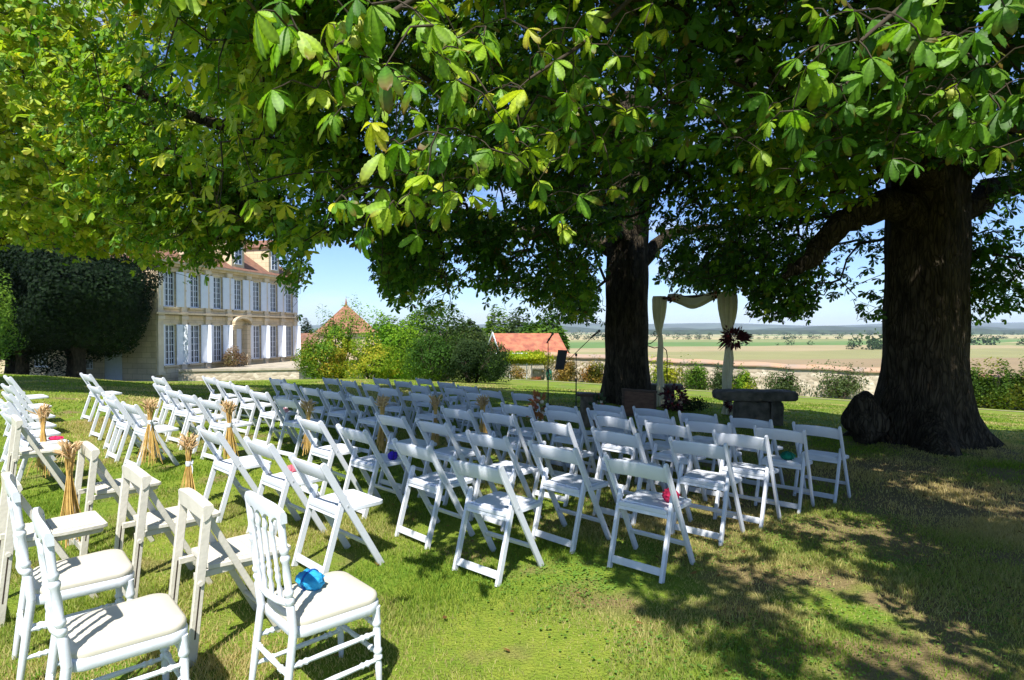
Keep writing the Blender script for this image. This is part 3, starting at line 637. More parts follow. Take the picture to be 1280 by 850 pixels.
# ---------------------------------------------------------------- mansion
A0=Vector((-27.2,44.6,0)); A1=Vector((-23.1,62.5,0)); U=(A1-A0).normalized(); W=Vector((U.y,-U.x,0)); LEN=(A1-A0).length
house=thing('mansion','long two storey limestone mansion with white shutters and red tiled hip roof','mansion',(A0.x,A0.y,-2.2),0)
HB=Vector((A0.x,A0.y,-2.2))
def HP(u,wv,z): p=A0+U*u+W*wv; return (p.x-HB.x,p.y-HB.y,z-HB.z)
def holed(mb,P,u0,u1,z0,z1,holes,depth=.28):
    us=sorted({u0,u1,*[h[0] for h in holes],*[h[1] for h in holes]}); zs=sorted({z0,z1,*[h[2] for h in holes],*[h[3] for h in holes]})
    for i in range(len(us)-1):
        for j in range(len(zs)-1):
            uc=(us[i]+us[i+1])/2; zc=(zs[j]+zs[j+1])/2
            if any(h[0]<uc<h[1] and h[2]<zc<h[3] for h in holes): continue
            mb.add([P(us[i],0,zs[j]),P(us[i+1],0,zs[j]),P(us[i+1],0,zs[j+1]),P(us[i],0,zs[j+1])],[(0,1,2,3)])
    for a,b,c,d in holes:
        q=[(a,c),(b,c),(b,d),(a,d)]
        for k in range(4):
            (p,r),(s,t)=q[k],q[(k+1)%4]; mb.add([P(p,0,r),P(s,0,t),P(s,-depth,t),P(p,-depth,r)],[(0,1,2,3)])
NB=7; bays=[LEN*(.072+.1427*k) for k in range(NB)]
WW=1.15
gh=[];uh=[]
for k,u in enumerate(bays):
    if k!=3: gh.append((u-WW/2,u+WW/2,-1.15,2.05))
    else: gh.append((u-.65,u+.65,-1.45,1.75))
    uh.append((u-WW/2,u+WW/2,3.45,6.25))
joints(M['ashlar'],-math.atan2(U.y,U.x))
mb=MB(); holed(mb,HP,0,LEN,-4,6.75,gh+uh)
DEP=15.5
def EP(a,wv,z): p=A0-W*a-U*wv; return (p.x-HB.x,p.y-HB.y,z-HB.z)   # end wall facing the camera; wv is outwards
eh=[(3.2,5.0,-2.3,-.1),(6.0,6.9,-1.5,-.7),(10.4,12.0,-1.4,.6)]
holed(mb,lambda a,wv,z:EP(a,wv,z),0,DEP,-4,6.75,eh)
mb.add([HP(0,-DEP,-4),HP(LEN,-DEP,-4),HP(LEN,-DEP,6.75),HP(0,-DEP,6.75)],[(3,2,1,0)])
mb.add([HP(LEN,0,-4),HP(LEN,-DEP,-4),HP(LEN,-DEP,6.75),HP(LEN,0,6.75)],[(0,1,2,3)])
mb.build('wall',M['ashlar'],house,None)
mb=MB()
pil=[0.28]+[(bays[i]+bays[i+1])/2 for i in range(NB-1)]+[LEN-.28]
for u in pil:
    for (z0,z1) in ((-1.6,2.45),(3.1,6.35)):
        mb.box((u-.26,.003,z0),(u+.26,.16,z1),HP)
        mb.box((u-.34,.003,z1),(u+.34,.26,z1+.28),HP)
        mb.box((u-.33,.003,z0-.25),(u+.33,.23,z0),HP)
    mb.box((u-.30,.003,2.76),(u+.30,.24,2.847),HP)
mb.build('pilasters',mat('dressed_stone',(.72,.61,.44),.85,col2=(.57,.48,.35),nscale=1.2,bump=.15),house,None)
mb=MB()
mb.box((-.25,.003,2.30+.55),(LEN+.25,.34,3.0),HP); mb.box((-.1,.003,2.735),(LEN+.1,.10,2.76),HP)
mb.build('string_course',M['ashlar'],house,None)
mb=MB(); mb.box((-.1,.003,6.64),(LEN+.1,.22,6.85),HP); mb.box((-.35,.003,6.852),(LEN+.35,.48,7.05),HP); mb.box((-.1,.003,6.64),(DEP,.22,6.85),lambda a,b,c:EP(a,b,c)); mb.box((-.48,.003,6.852),(DEP+.3,.45,7.05),lambda a,b,c:EP(a,b,c))
mb.build('cornice',M['ashlar'],house,None)
for (a,b,c,d) in gh+uh:
    if b-a>1.2: continue
    mb=MB(); mb.box((a-.14,.003,d),(b+.14,.07,d+.16),HP); mb.build('lintel',M['ashlar'],house,None)
    mb=MB(); mb.box((a-.16,.003,c-.14),(b+.16,.16,c),HP); mb.build('window_sill',M['ashlar'],house,None)
# quoins on the corner
mb=MB()
for i in range(22): 
    z=-3.6+i*.46; l=.55 if i%2 else .36
    if z<6.2: mb.box((.0,.004,z),(l,.03,z+.42),lambda a,b,c:EP(a,b,c))
mb.build('quoins',M['ashlar'],house,None)
def window(P,a,b,c,d,nx,nz,name='window'):
    f=MB(); t=.05; y0,y1=-.20,-.13
    f.box((a,y0,c),(a+.08,y1,d),P); f.box((b-.08,y0,c),(b,y1,d),P); f.box((a+.08,y0,d-.08),(b-.08,y1,d),P); f.box((a+.08,y0,c),(b-.08,y1,c+.10),P)
    mid=(a+b)/2; f.box((mid-.05,y0+.004,c+.10),(mid+.05,y1+.01,d-.08),P)
    for k in range(1,nz):
        z=c+(d-c)*k/nz; f.box((a+.08,y0+.01,z-.02),(mid-.05,y1-.006,z+.02),P); f.box((mid+.05,y0+.01,z-.02),(b-.08,y1-.006,z+.02),P)
    for s in (.27,.73):
        x=a+(b-a)*s; f.box((x-.018,y0+.014,c+.1),(x+.018,y1-.012,d-.08),P)
    w_=f.build(name,M['paint'],house,None)
    g=MB(); g.add([P(a+.02,-.185,c+.02),P(b-.02,-.185,c+.02),P(b-.02,-.185,d-.02),P(a+.02,-.185,d-.02)],[(0,1,2,3)]); g.build('pane',M['glass'],w_,None)
def shutter(P,hinge,ang,wd,c,d,side):
    # hinge at u=hinge, opens by ang from closed; side=+1 right hinge (panel towards +u when flat)
    s=MB(); a=R_(ang); du=side*math.cos(a); dw=math.sin(a); t=.035
    def Q(r,n,z): return P(hinge+du*r-side*dw*n*0+(-dw*side)*n, .06+dw*r+math.cos(a)*n, z)
    s.box((0,0,c),(wd,t,d),Q)
    s.box((.06,t+.002,c+.08),(wd-.06,t+.014,c+(d-c)*.45),Q); s.box((.06,t+.002,c+(d-c)*.5),(wd-.06,t+.014,d-.08),Q)
    s.build('shutter',M['paint'],house,None)
    return hinge+du*wd,.06+dw*wd
for k,u in enumerate(bays):
    if k!=3:
        window(HP,u-WW/2,u+WW/2,-1.15,2.05,2,6)
        shutter(HP,u-WW/2-.01,6,.56,-1.15,2.05,-1)
        shutter(HP,u+WW/2+.01,10,.56,-1.15,2.05,1); shutter(HP,u+WW/2+.60,83,.50,-1.15,2.05,1)
    window(HP,u-WW/2,u+WW/2,3.45,6.25,2,6)
    shutter(HP,u-WW/2-.01,6,.62,3.45,6.25,-1); shutter(HP,u+WW/2+.01,14,.66,3.45,6.25,1)
window(lambda a,wv,z:EP(a,wv,z),10.4,12.0,-1.4,.6,2,3); window(lambda a,wv,z:EP(a,wv,z),6.0,6.9,-1.5,-.7,2,2)
mb=MB(); mb.box((3.2,-.2,-2.3),(5.0,-.12,-.1),lambda a,b,c:EP(a,b,c)); mb.box((4.08,-.118,-2.3),(4.12,-.10,-.1),lambda a,b,c:EP(a,b,c)); mb.build('side_door',M['paint'],house,None)
# front door with arched pediment
u=bays[3]; mb=MB(); mb.box((u-.62,-.2,-1.45),(u-.01,-.13,1.73),HP); mb.box((u+.01,-.2,-1.45),(u+.62,-.13,1.73),HP)
for s in (-1,1):
    for z in (-1.25,-.2,.75): mb.box((u+s*.32-.2,-.128,z),(u+s*.32+.2,-.11,z+.8),HP)
dr=mb.build('front_door',M['paint'],house,None); k_=MB(); k_.tube([HP(u+.08,-.13,.1),HP(u+.08,-.05,.1)],.03,8); k_.build('handle',M['iron'],dr)
mb=MB()
for s in (-1,1): mb.box((u+s*.92-.2,.003,-1.6),(u+s*.92+.2,.42,1.85),HP); mb.box((u+s*.92-.27,.003,1.853),(u+s*.92+.27,.5,2.05),HP)
n=14; pts=[]
for i in range(n+1):
    a=math.pi*i/n; pts.append((u-1.15*math.cos(a),2.055+.62*math.sin(a)))
for i in range(n):
    (a,b),(c,d)=pts[i],pts[i+1]
    vs=[HP(a,.003,b),HP(c,.003,d),HP(c,.003,d+.2),HP(a,.003,b+.2)]+[HP(a,.62,b),HP(c,.62,d),HP(c,.62,d+.2),HP(a,.62,b+.2)]
    mb.add(vs,[(0,1,2,3),(7,6,5,4),(0,4,5,1),(2,6,7,3)])
mb.build('door_surround',M['ashlar'],house,None)
# roof
mb=MB(); e=.5; zr=12.6; ins=6.0; ze=7.06
C_=[HP(-e,e,ze),HP(LEN+e,e,ze),HP(LEN+e,-DEP-e,ze),HP(-e,-DEP-e,ze)]; ra=HP(ins,-DEP/2,zr); rb=HP(LEN-ins+1.6,-DEP/2,zr)
mb.add(C_+[ra,rb],[(0,1,5,4),(1,2,5),(2,3,4,5),(3,0,4),(3,2,1,0)])
roof=mb.build('roof',M['tile'],house,None)
def dormer(P,u,name='dormer'):
    d=MB(); z0,z1=7.6,9.9
    # gabled stone dormer running back into the roof slope
    vs=[P(u-.85,.05,z0-.5),P(u+.85,.05,z0-.5),P(u+.85,.05,z1),P(u-.85,.05,z1),P(u-.85,-4.2,z0-.5),P(u+.85,-4.2,z0-.5),P(u+.85,-4.2,z1),P(u-.85,-4.2,z1)]
    d.add(vs,[(0,1,2,3),(1,5,6,2),(4,0,3,7)]); o=d.build(name,M['ashlar'],house,None)
    t=MB(); t.add([P(u-1.1,.3,z1-.12),P(u,.3,z1+.75),P(u+1.1,.3,z1-.12),P(u-1.1,-5,z1-.12),P(u,-5,z1+.75),P(u+1.1,-5,z1-.12)],[(0,1,4,3),(1,2,5,4),(0,2,1),(0,3,5,2)]); t.build('dormer_roof',M['tile'],o,None)
    f=MB(); y0,y1=.055,.11
    f.box((u-.5,y0,z0),(u-.42,y1,z1-.35),P); f.box((u+.42,y0,z0),(u+.5,y1,z1-.35),P); f.box((u-.42,y0,z1-.43),(u+.42,y1,z1-.35),P); f.box((u-.42,y0,z0),(u+.42,y1,z0+.09),P); f.box((u-.04,y0,z0+.09),(u+.04,y1,z1-.43),P)
    for k in (1,2,3): f.box((u-.42,y0,z0+k*.48-.02),(u+.42,y1-.01,z0+k*.48+.02),P)
    w_=f.build('window',M['paint'],o,None); g=MB(); g.add([P(u-.46,.07,z0+.03),P(u+.46,.07,z0+.03),P(u+.46,.07,z1-.38),P(u-.46,.07,z1-.38)],[(0,1,2,3)]); g.build('pane',M['glass'],o,None)
for u in (LEN*.21,LEN*.5,LEN*.79): dormer(HP,u)
for a in (3.5,9.0): dormer(lambda x,y,z:EP(x,y,z),a)
for (u,wv) in ((ins-1,-DEP/2),(LEN-ins+3.2,-DEP/2+.2)):
    mb=MB(); mb.box((u-.55,wv-.9,9.8),(u+.55,wv+.9,14.2),HP); mb.box((u-.65,wv-1.0,14.2),(u+.65,wv+1.0,14.45),HP); mb.build('chimney',mat('chimney_brick',(.42,.27,.19),.9,.4,6),roof,None)
for o in bpy.data.objects:
    pass
# terrace wall in front of the mansion
tr=thing('terrace','low stone terrace wall in front of the mansion door','terrace wall',(-24.5,46,-2.6))
def TP(x,y,z): return (x+24.5,y-46,z+2.6)
mb=MB(); L0=Vector((-25.9,45.2,0)); L1=Vector((-17.4,47.6,0)); L2=Vector((-14.5,62.0,0)); L3=Vector((-22.0,63.5,0))
def quad(a,b,z0,z1,m): mb.add([TP(a.x,a.y,z0),TP(b.x,b.y,z0),TP(b.x,b.y,z1),TP(a.x,a.y,z1)],[(0,1,2,3)])
quad(L0,L1,-4,-1.62,mb); quad(L1,L2,-4,-1.62,mb); mb.build('retaining_wall',M['rubble'],tr,None)
mb=MB(); d=(L1-L0).normalized(); nrm=Vector((d.y,-d.x,0)); 
for a,b,nn in ((L0,L1,nrm),(L1,L2,Vector((1,-.2,0)).normalized())):
    q=[a+nn*.12,b+nn*.12,b-nn*.5,a-nn*.5]; mb.add([TP(p.x,p.y,-1.617) for p in q]+[TP(p.x,p.y,-1.45) for p in q],[(0,1,2,3),(7,6,5,4),(0,4,5,1),(2,6,7,3),(1,5,6,2),(3,7,4,0)])
mb.build('coping',M['stone'],tr,None)
mb=MB(); mb.add([TP(p.x,p.y,-1.60) for p in (L0,L1,L2,L3)],[(0,1,2,3)]); mb.build('paving',M['stone'],tr,None)
# dry shrub on the terrace, round dark grille on the corner
s_=(287-640)/729*52
shrub('shrub','brown twiggy shrub on the terrace against the mansion wall','shrub',(s_+.8,51.0,-.85),(1.15,1.0,.85),2600,.13,[(.16,.10,.06),(.22,.15,.09),(.14,.13,.05)],None,95,.3)
sh(376,392,428,50,1500,.2,[(.1,.14,.03),(.2,.2,.04)],'shrub','small bright shrub at the far end of the terrace','shrub',seed=96,base=-2.5)
# ---------------------------------------------------------------- other roofs
def house_simple(name,label,cx,cy,rz,L,D,z0,ze,zr,mw,mr,hip=0,gable_trim=False):
    r=thing(name,label,'farm building' if name!='tower' else 'tower',(cx,cy,z0),rz)
    h=ze-z0; H=zr-z0; x,y=L/2,D/2; mb=MB()
    vs=[(-x,-y,0),(x,-y,0),(x,y,0),(-x,y,0),(-x,-y,h),(x,-y,h),(x,y,h),(-x,y,h)]; fs=[(0,1,5,4),(1,2,6,5),(2,3,7,6),(3,0,4,7)]
    if hip==0: vs+=[(-x,0,H-.1),(x,0,H-.1)]; fs+=[(4,7,8)[::-1],(5,6,9)]
    mb.add(vs,fs); mb.build('wall',mw,r,None)
    e=.3; mb=MB(); vs=[(-x-e,-y-e,h-.12),(x+e,-y-e,h-.12),(x+e,y+e,h-.12),(-x-e,y+e,h-.12)]
    hx=x+e-hip if hip>0 else x+e
    vs+=[(-hx,0,H),(hx,0,H)]; fs=[(0,1,5,4),(1,2,5),(2,3,4,5),(3,0,4),(3,2,1,0)]
    mb.add(vs,fs); mb.build('roof',mr,r,None)
    if gable_trim:
        for s in (-1,1):
            mb=MB(); mb.bar((-x-e-.02,s*(y+e),h-.1),(-x-e-.02,0,H+.02),(0,0,1),.22,.05); mb.build('bargeboard',M['paint'],r,None)
    return r
tw=house_simple('tower','square white tower with a steep orange tiled pyramid roof','tower' and -17.2,60.5,R_(38),4.3,4.3,-6,1.45,4.3,M['ashlar'],M['tile_orange'],hip=2.45)
mb=MB(); mb.tube([(0,0,10.2),(0,0,10.9)],[.12,.03],6); mb.build('finial',M['tile_orange'],tw)
house_simple('farm_building','long low building with a weathered red roof behind the mansion corner',-25.5,74,R_(10),12,6,-6,-.8,1.2,M['ashlar'],M['tile'])
house_simple('barn','stone barn with a bright red tiled roof and pale gable end',1.15,48,R_(14),5.0,6.0,-4.5,-.55,1.35,M['stone'],M['tile_red'],hip=0,gable_trim=True)
# ---------------------------------------------------------------- garden wall
wl=thing('garden_wall','long limestone rubble wall between the lawn and the open fields','wall',(14,35.8,-2.6))
mb=MB(); n=60; X0,X1=2.2,40
vs=[];fs=[]
for i in range(n+1):
    x=X0+(X1-X0)*i/n; y=40.6-.345*x; g=gz(x,y); zt=g+1.62+.03*math.sin(i*1.3)
    for (dy,z) in ((-.22,g-.6),(-.22,zt),(.22,zt),(.22,g-.6)): vs.append((x-14,y+dy-35.8,z+2.6))
for i in range(n):
    for k in range(3): a=i*4+k; fs.append((a,a+1,a+5,a+4)[::-1])
mb.add(vs,fs); mb.build('masonry',M['rubble'],wl,None)
mb=MB(); vs=[];fs=[]
for i in range(n+1):
    x=X0+(X1-X0)*i/n; y=40.6-.345*x; g=gz(x,y); zt=g+1.63+.03*math.sin(i*1.3)
    for (dy,z) in ((-.36,zt),(-.36,zt+.07),(0,zt+.26),(.36,zt+.07),(.36,zt)): vs.append((x-14,y+dy-35.8,z+2.6))
for i in range(n):
    for k in range(5): a=i*5+k; b=i*5+(k+1)%5; fs.append((a,a+5,b+5,b))
mb.add(vs,fs); mb.build('tile_coping',mat('coping_tile',(.42,.24,.14),.9,col2=(.28,.22,.17),nscale=.9,detail=8,bump=.6,bscale=9),wl,None)
# low white garden wall with frame gate in front of the barn
gt=thing('garden_gate','white metal frame gate set in a low pale wall below the red roof','gate',(1.35,40.0,gz(1.35,40)))
g0=gz(1.35,40)
mb=MB(); mb.tube([(0,0,-.2),(0,0,1.62)],.035,8); mb.tube([(1.05,0,-.2),(1.05,0,1.35)],.03,8); mb.build('post',M['paint'],gt)
mb=MB(); mb.tube([(0,0,1.3),(1.05,0,1.3)],.022,6); mb.tube([(0,0,.72),(1.05,0,.72)],.022,6); mb.build('rail',M['paint'],gt)
mb=MB(); mb.box((.05,.05,-.3),(1.0,.16,.68)); mb.build('panel',M['rubble'],gt,None)
gt2=thing('low_wall','short pale stone wall with climbing plants beside the white gate','wall',(3.1,40.0,g0)); mb=MB(); mb.box((-.55,0,-.4),(1.6,.35,.85)); mb.build('masonry',M['rubble'],gt2,None); mb=MB(); mb.box((-.62,-.06,.852),(1.66,.41,.94)); mb.build('coping',M['stone'],gt2,None)
wd=thing('water_butt','small dark green barrel against the low pale wall','barrel',(2.55,39.6,gz(2.55,39.6))); mb=MB(); mb.turned((0,0,0),(0,0,.72),[(0,.19),(.15,.22),(.5,.24),(.85,.22),(1,.2)],16); mb.build('barrel',mat('green_plastic',(.01,.12,.07),.5),wd); mb=MB(); mb.turned((0,0,.722),(0,0,.75),[(0,.215),(1,.20)],16); mb.build('lid',mat('green_lid',(.01,.09,.05),.5),wd)
# pergola under the vine
pg=thing('pergola','thin metal pergola posts under the yellow green vine','pergola',(-.3,39.4,gz(-.3,39.4)))
for x in (-1.0,0.15,1.3): mb=MB(); mb.tube([(x,0,-.1),(x,0,1.7)],.03,6); mb.build('post',M['paint'],pg)
mb=MB(); mb.tube([(-1.1,0,1.7),(1.4,0,1.7)],.03,6); mb.build('beam',M['paint'],pg)
sh(637,657,458,38.8,900,.12,[(.3,.16,.03),(.25,.2,.05),(.14,.15,.04)],'shrub','small orange shrub left of the white gate','shrub',seed=97)
sh(664,676,472,38.6,500,.1,[(.35,.10,.05),(.12,.15,.04),(.3,.12,.06)],'flower_bed','tiny red flowering plants at the foot of the white gate','flowers',seed=98)
# ---------------------------------------------------------------- folding chairs
def make_ivory():
    m=M['ivory']; root=thing('folding_chair','x','chair')
    for s in (-1,1):
        mb=MB(); mb.bar((s*.20,-.300,0),(s*.20,-.222,.735),(0,1,0),.044,.030,.004); l=mb.build('rear_post',m,root)
        q=MB(); q.bar((s*.20,-.2855,.13),(s*.20,-.257,.40),(0,1,0),.008,.0312,.001); q.build('slot',M['slot'],l)
        mb=MB(); mb.bar((s*.168,.150,0),(s*.168,-.205,.70),(0,1,.4),.032,.022,.003); mb.build('front_leg',m,root)
        mb=MB(); mb.bar((s*.135,-.265,.412),(s*.135,.20,.412),(0,0,1),.034,.024,.004,True); mb.build('seat_bar',m,root)
    # thick arched head rail, leaning and tapered
    mb=MB(); n=16; vs=[];fs=[]; prof=[(-.042,.012),(.030,.016),(.038,.008),(.036,-.030),(.012,-.036),(-.028,-.010)]; kk=len(prof)
    for i in range(n+1):
        q=-1+2*i/n; arch=.030*(1-q*q)**1.0; bow=-.018*(1-q*q)
        for h,t in prof: vs.append((q*.222,-.228+bow-t,.742+h+(arch if h>0 else arch*.75)))
    for i in range(n):
        for j in range(kk): l=(j+1)%kk; fs.append((i*kk+j,i*kk+l,(i+1)*kk+l,(i+1)*kk+j))
    fs.append(tuple(range(kk))[::-1]); fs.append(tuple(n*kk+j for j in range(kk))); mb.add(vs,fs); mb.build('head_rail',m,root,28)
    mb=MB(); mb.prism([(-.150,-.20,.444),(.150,-.20,.444),(.185,.0,.444),(.185,.19,.444),(.17,.215,.444),(-.17,.215,.444),(-.185,.19,.444),(-.185,.0,.444)],(0,0,1),.026,.004); st=mb.build('seat',m,root)
    mb=MB()
    for i in range(5): y=-.165+.078*i; mb.prism([(-.145,y-.036,.460),(.145,y-.036,.460),(.145,y+.036,.460),(-.145,y+.036,.460)],(0,0,1),.007,.002)
    mb.build('seat_slats',m,st)
    mb=MB(); mb.bar((-.184,-.293,.060),(.184,-.293,.060),(0,0,1),.046,.020); mb.build('rear_stretcher',m,root)
    mb=MB(); mb.tube([(-.156,.085,.130),(-.08,.10,.115),(.08,.10,.115),(.156,.085,.130)],.013,8); mb.build('front_stretcher',m,root,60)
    for s in (-1,1): mb=MB(); mb.tube([(s*.214,-.258,.40),(s*.226,-.258,.40)],.012,10); mb.build('pivot_peg',m,root)
    return root
BOLT=mat('bolt_grey',(.45,.46,.48),.4)
def make_folding(ivory=False):
    m=M['ivory'] if ivory else M['white']
    root=thing('folding_chair','x','chair')
    k=1.15 if ivory else 1.0
    T=Vector((0,-.235,.785)); Fp=Vector((0,.215,0))
    for s in (-1,1):
        mb=MB(); x=s*.222; mb.bar((x,.215,0),(x,-.235,.785),(0,1,.4),.046*k,.022,.004,not ivory); mb.build('side_rail',m,root)
    for s in (-1,1):
        mb=MB(); x=s*.194; mb.bar((x,-.222,0),(x,-.058,.545 if not ivory else .50),(0,1,-.2),.042*k,.024,.004,True); l=mb.build('leg',m,root)
        if ivory:
            q=MB(); q.bar((x+s*.0,-.2345+.058,.10+.06),(x,-.2345+.10,.36),(0,1,-.2),.007,.0262,.001); q.build('slot',M['slot'],l)
    # curved back slat
    mb=MB(); n=14; rings=[]; up=(T-Fp).normalized(); nn=Vector((0,-up.z,up.y)) if False else Vector((0,-up.z,up.y)).normalized()
    c0=Fp+(T-Fp)*.905; hw=.211; prof=[(-.070,-.010),(-.070,.010),(.044,.012),(.052,0.003),(.048,-.010)] if not ivory else [(-.042,-.016),(-.036,.016),(.030,.022),(.046,.008),(.040,-.018)]
    vs=[];fs=[];kk=len(prof)
    for i in range(n+1):
        q=-1+2*i/n; arch=.016*(1-q*q); bow=-.022*(1-q*q)
        for (h,t) in prof: p=c0+Vector((q*hw,0,0))+up*(h+arch)+Vector((0,1,0))*bow+Vector((0,up.z,-up.y))*(-t); vs.append(p)
    for i in range(n):
        for j in range(kk): l=(j+1)%kk; fs.append((i*kk+j,i*kk+l,(i+1)*kk+l,(i+1)*kk+j))
    fs.append(tuple(range(kk))[::-1]); fs.append(tuple(n*kk+j for j in range(kk)))
    mb.add(vs,fs); mb.build('back_slat',m,root,50)
    # seat
    def outline(z,g=0): return [(-.178-g*-1,-.125+g,z),(.178-g,-.125+g,z),(.181-g,-.02,z),(.203-g,.02,z),(.208-g,.215,z),(.19-g,.247-g,z),(-.19+g,.247-g,z),(-.208+g,.215,z),(-.203+g,.02,z),(-.181+g,-.02,z)]
    ol=outline(.432); ol[0]=(-.178,-.125,.432)
    mb=MB(); mb.prism(ol,(0,0,1),.032,.005); st=mb.build('seat',m,root)
    mb=MB(); 
    if ivory:
        for i in range(5):
            x=-.155+.0775*i; mb.prism([(x-.036,-.115,.452),(x+.036,-.115,.452),(x+.036,.235,.452),(x-.036,.235,.452)],(0,0,1),.008,.002)
        mb.build('seat_slats',m,st)
    else:
        mb.prism([(-.155,-.105,.4505),(.155,-.105,.4505),(.165,0,.4505),(.180,.03,.4505),(.180,.20,.4505),(.165,.222,.4505),(-.165,.222,.4505),(-.180,.20,.4505),(-.180,.03,.4505),(-.165,0,.4505)],(0,0,1),.012,.005)
        mb.build('seat_pad',M['pad'],st)
    mb=MB(); mb.bar((-.181,-.112,.405),(.181,-.112,.405),(0,.2,1),.03,.02); mb.build('seat_rail',m,root)
    mb=MB(); mb.bar((-.181,-.205,.062),(.181,-.205,.062),(0,.3,1),.050,.018); mb.build('rear_stretcher',m,root)
    yz=lambda z:(.215-.45*z/.785)
    mb=MB(); mb.bar((-.210,yz(.165),.165),(.210,yz(.165),.165),(0,-.5,1),.034,.018); mb.build('front_stretcher',m,root)
    for s in (-1,1): mb=MB(); mb.tube([(s*.180,yz(.47),.47),(s*.236,yz(.47),.47)],.007,8); mb.build('pivot_bolt',BOLT,root)
    return root
def make_chiavari():
    m=M['white']; root=thing('spindle_back_chair','x','chair')
    ringp=lambda r,cs:[(0,r)]+[q for c in cs for q in ((c-.018,r),(c-.012,r*1.32),(c+.004,r*1.32),(c+.010,r),)]+[(1,r)]
    for s in (-1,1):
        mb=MB(); mb.turned((s*.178,-.262,0),(s*.172,-.212,.40),[(0,.013),(.5,.017),(1,.018)],10)
        pr=[(0,.018),(.22,.018),(.24,.0135),(.27,.020),(.29,.020),(.31,.014),(.34,.020),(.36,.020),(.38,.014),(.50,.0165),(.60,.014),(.63,.020),(.65,.020),(.67,.0135),(.70,.019),(.72,.019),(.74,.014),(1,.0165)]
        mb.turned((s*.172,-.212,.40),(s*.172,-.262,.897),pr,12); mb.build('back_post',m,root,40)
        mb=MB(); pr=[(0,.010),(.05,.013),(.30,.0165),(.36,.013),(.38,.020),(.41,.020),(.43,.014),(.46,.020),(.49,.020),(.51,.0145),(.72,.018),(.76,.014),(.79,.021),(.82,.021),(.85,.018),(1,.020)]
        mb.turned((s*.182,.185,0),(s*.174,.172,.385),pr,12); mb.build('front_leg',m,root,40)
    # crest rail with scalloped lower edge
    mb=MB(); n=40; vs=[];fs=[]
    for i in range(n+1):
        q=-1+2*i/n; x=q*.196; bow=-.018*(1-q*q); ph=(q*5/2)%1.0
        top=.935+.012*(1-q*q)-.018*abs(q)**6; cell=abs(((q+1)*2.5)%1-.5)*2; bot=.866+.022*(1-cell**2) if abs(q)<.96 else .868
        y=-.258+bow
        for (yy,z) in ((y-.012,bot),(y+.012,bot),(y+.014,(top+bot)/2+.01),(y+.008,top),(y-.008,top),(y-.014,(top+bot)/2+.01)): vs.append((x,yy-(z-.885)*.12,z))
    for i in range(n):
        for j in range(6): l=(j+1)%6; fs.append((i*6+j,i*6+l,(i+1)*6+l,(i+1)*6+j))
    fs.append(tuple(range(6))[::-1]); fs.append(tuple(n*6+j for j in range(6))); mb.add(vs,fs); mb.build('crest_rail',m,root,50)
    mb=MB(); mb.tube([(-.170,-.225,.525),(-.09,-.240,.518),(0,-.246,.515),(.09,-.240,.518),(.170,-.225,.525)],.0145,10); mb.build('lower_back_rail',m,root,60)
    for i in range(4):
        x=-.108+.072*i; y0=-.244+.02*(x/.17)**2; mb=MB()
        mb.turned((x,y0,.525),(x,-.277,.878),[(0,.008),(.12,.012),(.2,.007),(.26,.012),(.30,.012),(.34,.008),(.38,.012),(.42,.008),(.7,.010),(.80,.007),(.84,.012),(.88,.012),(.92,.008),(1,.008)],8); mb.build('spindle',m,root,40)
    def rr(w0,w1,y0,y1,r,z,n=6):
        pts=[]
        for (cx,cy,a0) in ((w1-r,y1-r,0),(-w1+r,y1-r,90),(-w0+r,y0+r,180),(w0-r,y0+r,270)):
            for i in range(n+1): a=R_(a0+90*i/n); pts.append((cx+r*math.cos(a),cy+r*math.sin(a),z))
        return pts
    mb=MB(); mb.prism(rr(.182,.200,-.212,.201,.07,.388),(0,0,1),.05,.008); mb.build('seat_frame',m,root,50)
    # domed cushion
    mb=MB(); base=rr(.176,.194,-.204,.195,.07,0); k=len(base); vs=[];fs=[]
    for (sc,z) in ((1,.414),(1.015,.428),(.99,.442),(.93,.450),(.7,.457),(.35,.460)): vs+= [(x*sc,y*sc,z) for x,y,_ in base]
    for r in range(5):
        for i in range(k): j=(i+1)%k; fs.append((r*k+i,r*k+j,(r+1)*k+j,(r+1)*k+i))
    fs.append(tuple(5*k+i for i in range(k))); mb.add(vs,fs); mb.build('cushion',M['cushion'],root,70)
    sp_=[(0,.010),(.1,.010),(.13,.015),(.16,.010),(.19,.015),(.22,.010),(.5,.0125),(.78,.010),(.81,.015),(.84,.010),(.87,.015),(.9,.010),(1,.010)]
    for z in (.17,.295):
        mb=MB(); mb.turned((-.178,.180,z),(.178,.180,z),sp_,8); mb.build('stretcher',m,root,40)
    for s in (-1,1):
        for z in (.14,.265): mb=MB(); mb.turned((s*.178,.18,z),(s*.176,-.24,z),sp_,8); mb.build('stretcher',m,root,40)
    mb=MB(); mb.turned((-.176,-.24,.24),(.176,-.24,.24),sp_,8); mb.build('stretcher',m,root,40)
    return root
protos={'w':make_folding(),'i':make_ivory(),'c':make_chiavari()}
used=set()
ORD=['','nearest','second','third','fourth','fifth','sixth']
ROWN={1:'first',2:'second',3:'third',4:'fourth',5:'fifth',6:'sixth',7:'seventh',8:'eighth',9:'ninth'}
rr_=random.Random(5)
def place(kind,F,R,label,group,daz=0,back=.235):
    o=protos[kind] if kind not in used else copy_tree(protos[kind]); used.add(kind)
    az=AZ+R_(daz+rr_.uniform(-2.5,2.5)); x,y=FR(F,R); x+=math.sin(az)*back; y+=math.cos(az)*back
    fx,fy=math.sin(az),math.cos(az)
    o.location=(x,y,gz(x,y)); 
    # sit the chair on the slope: pitch along its facing
    dz=(gz(x+fx*.2,y+fy*.2)-gz(x-fx*.2,y-fy*.2))/.4
    o.rotation_euler=(math.atan(dz),0,-az)
    o['label']=label; o['group']=group
    return o
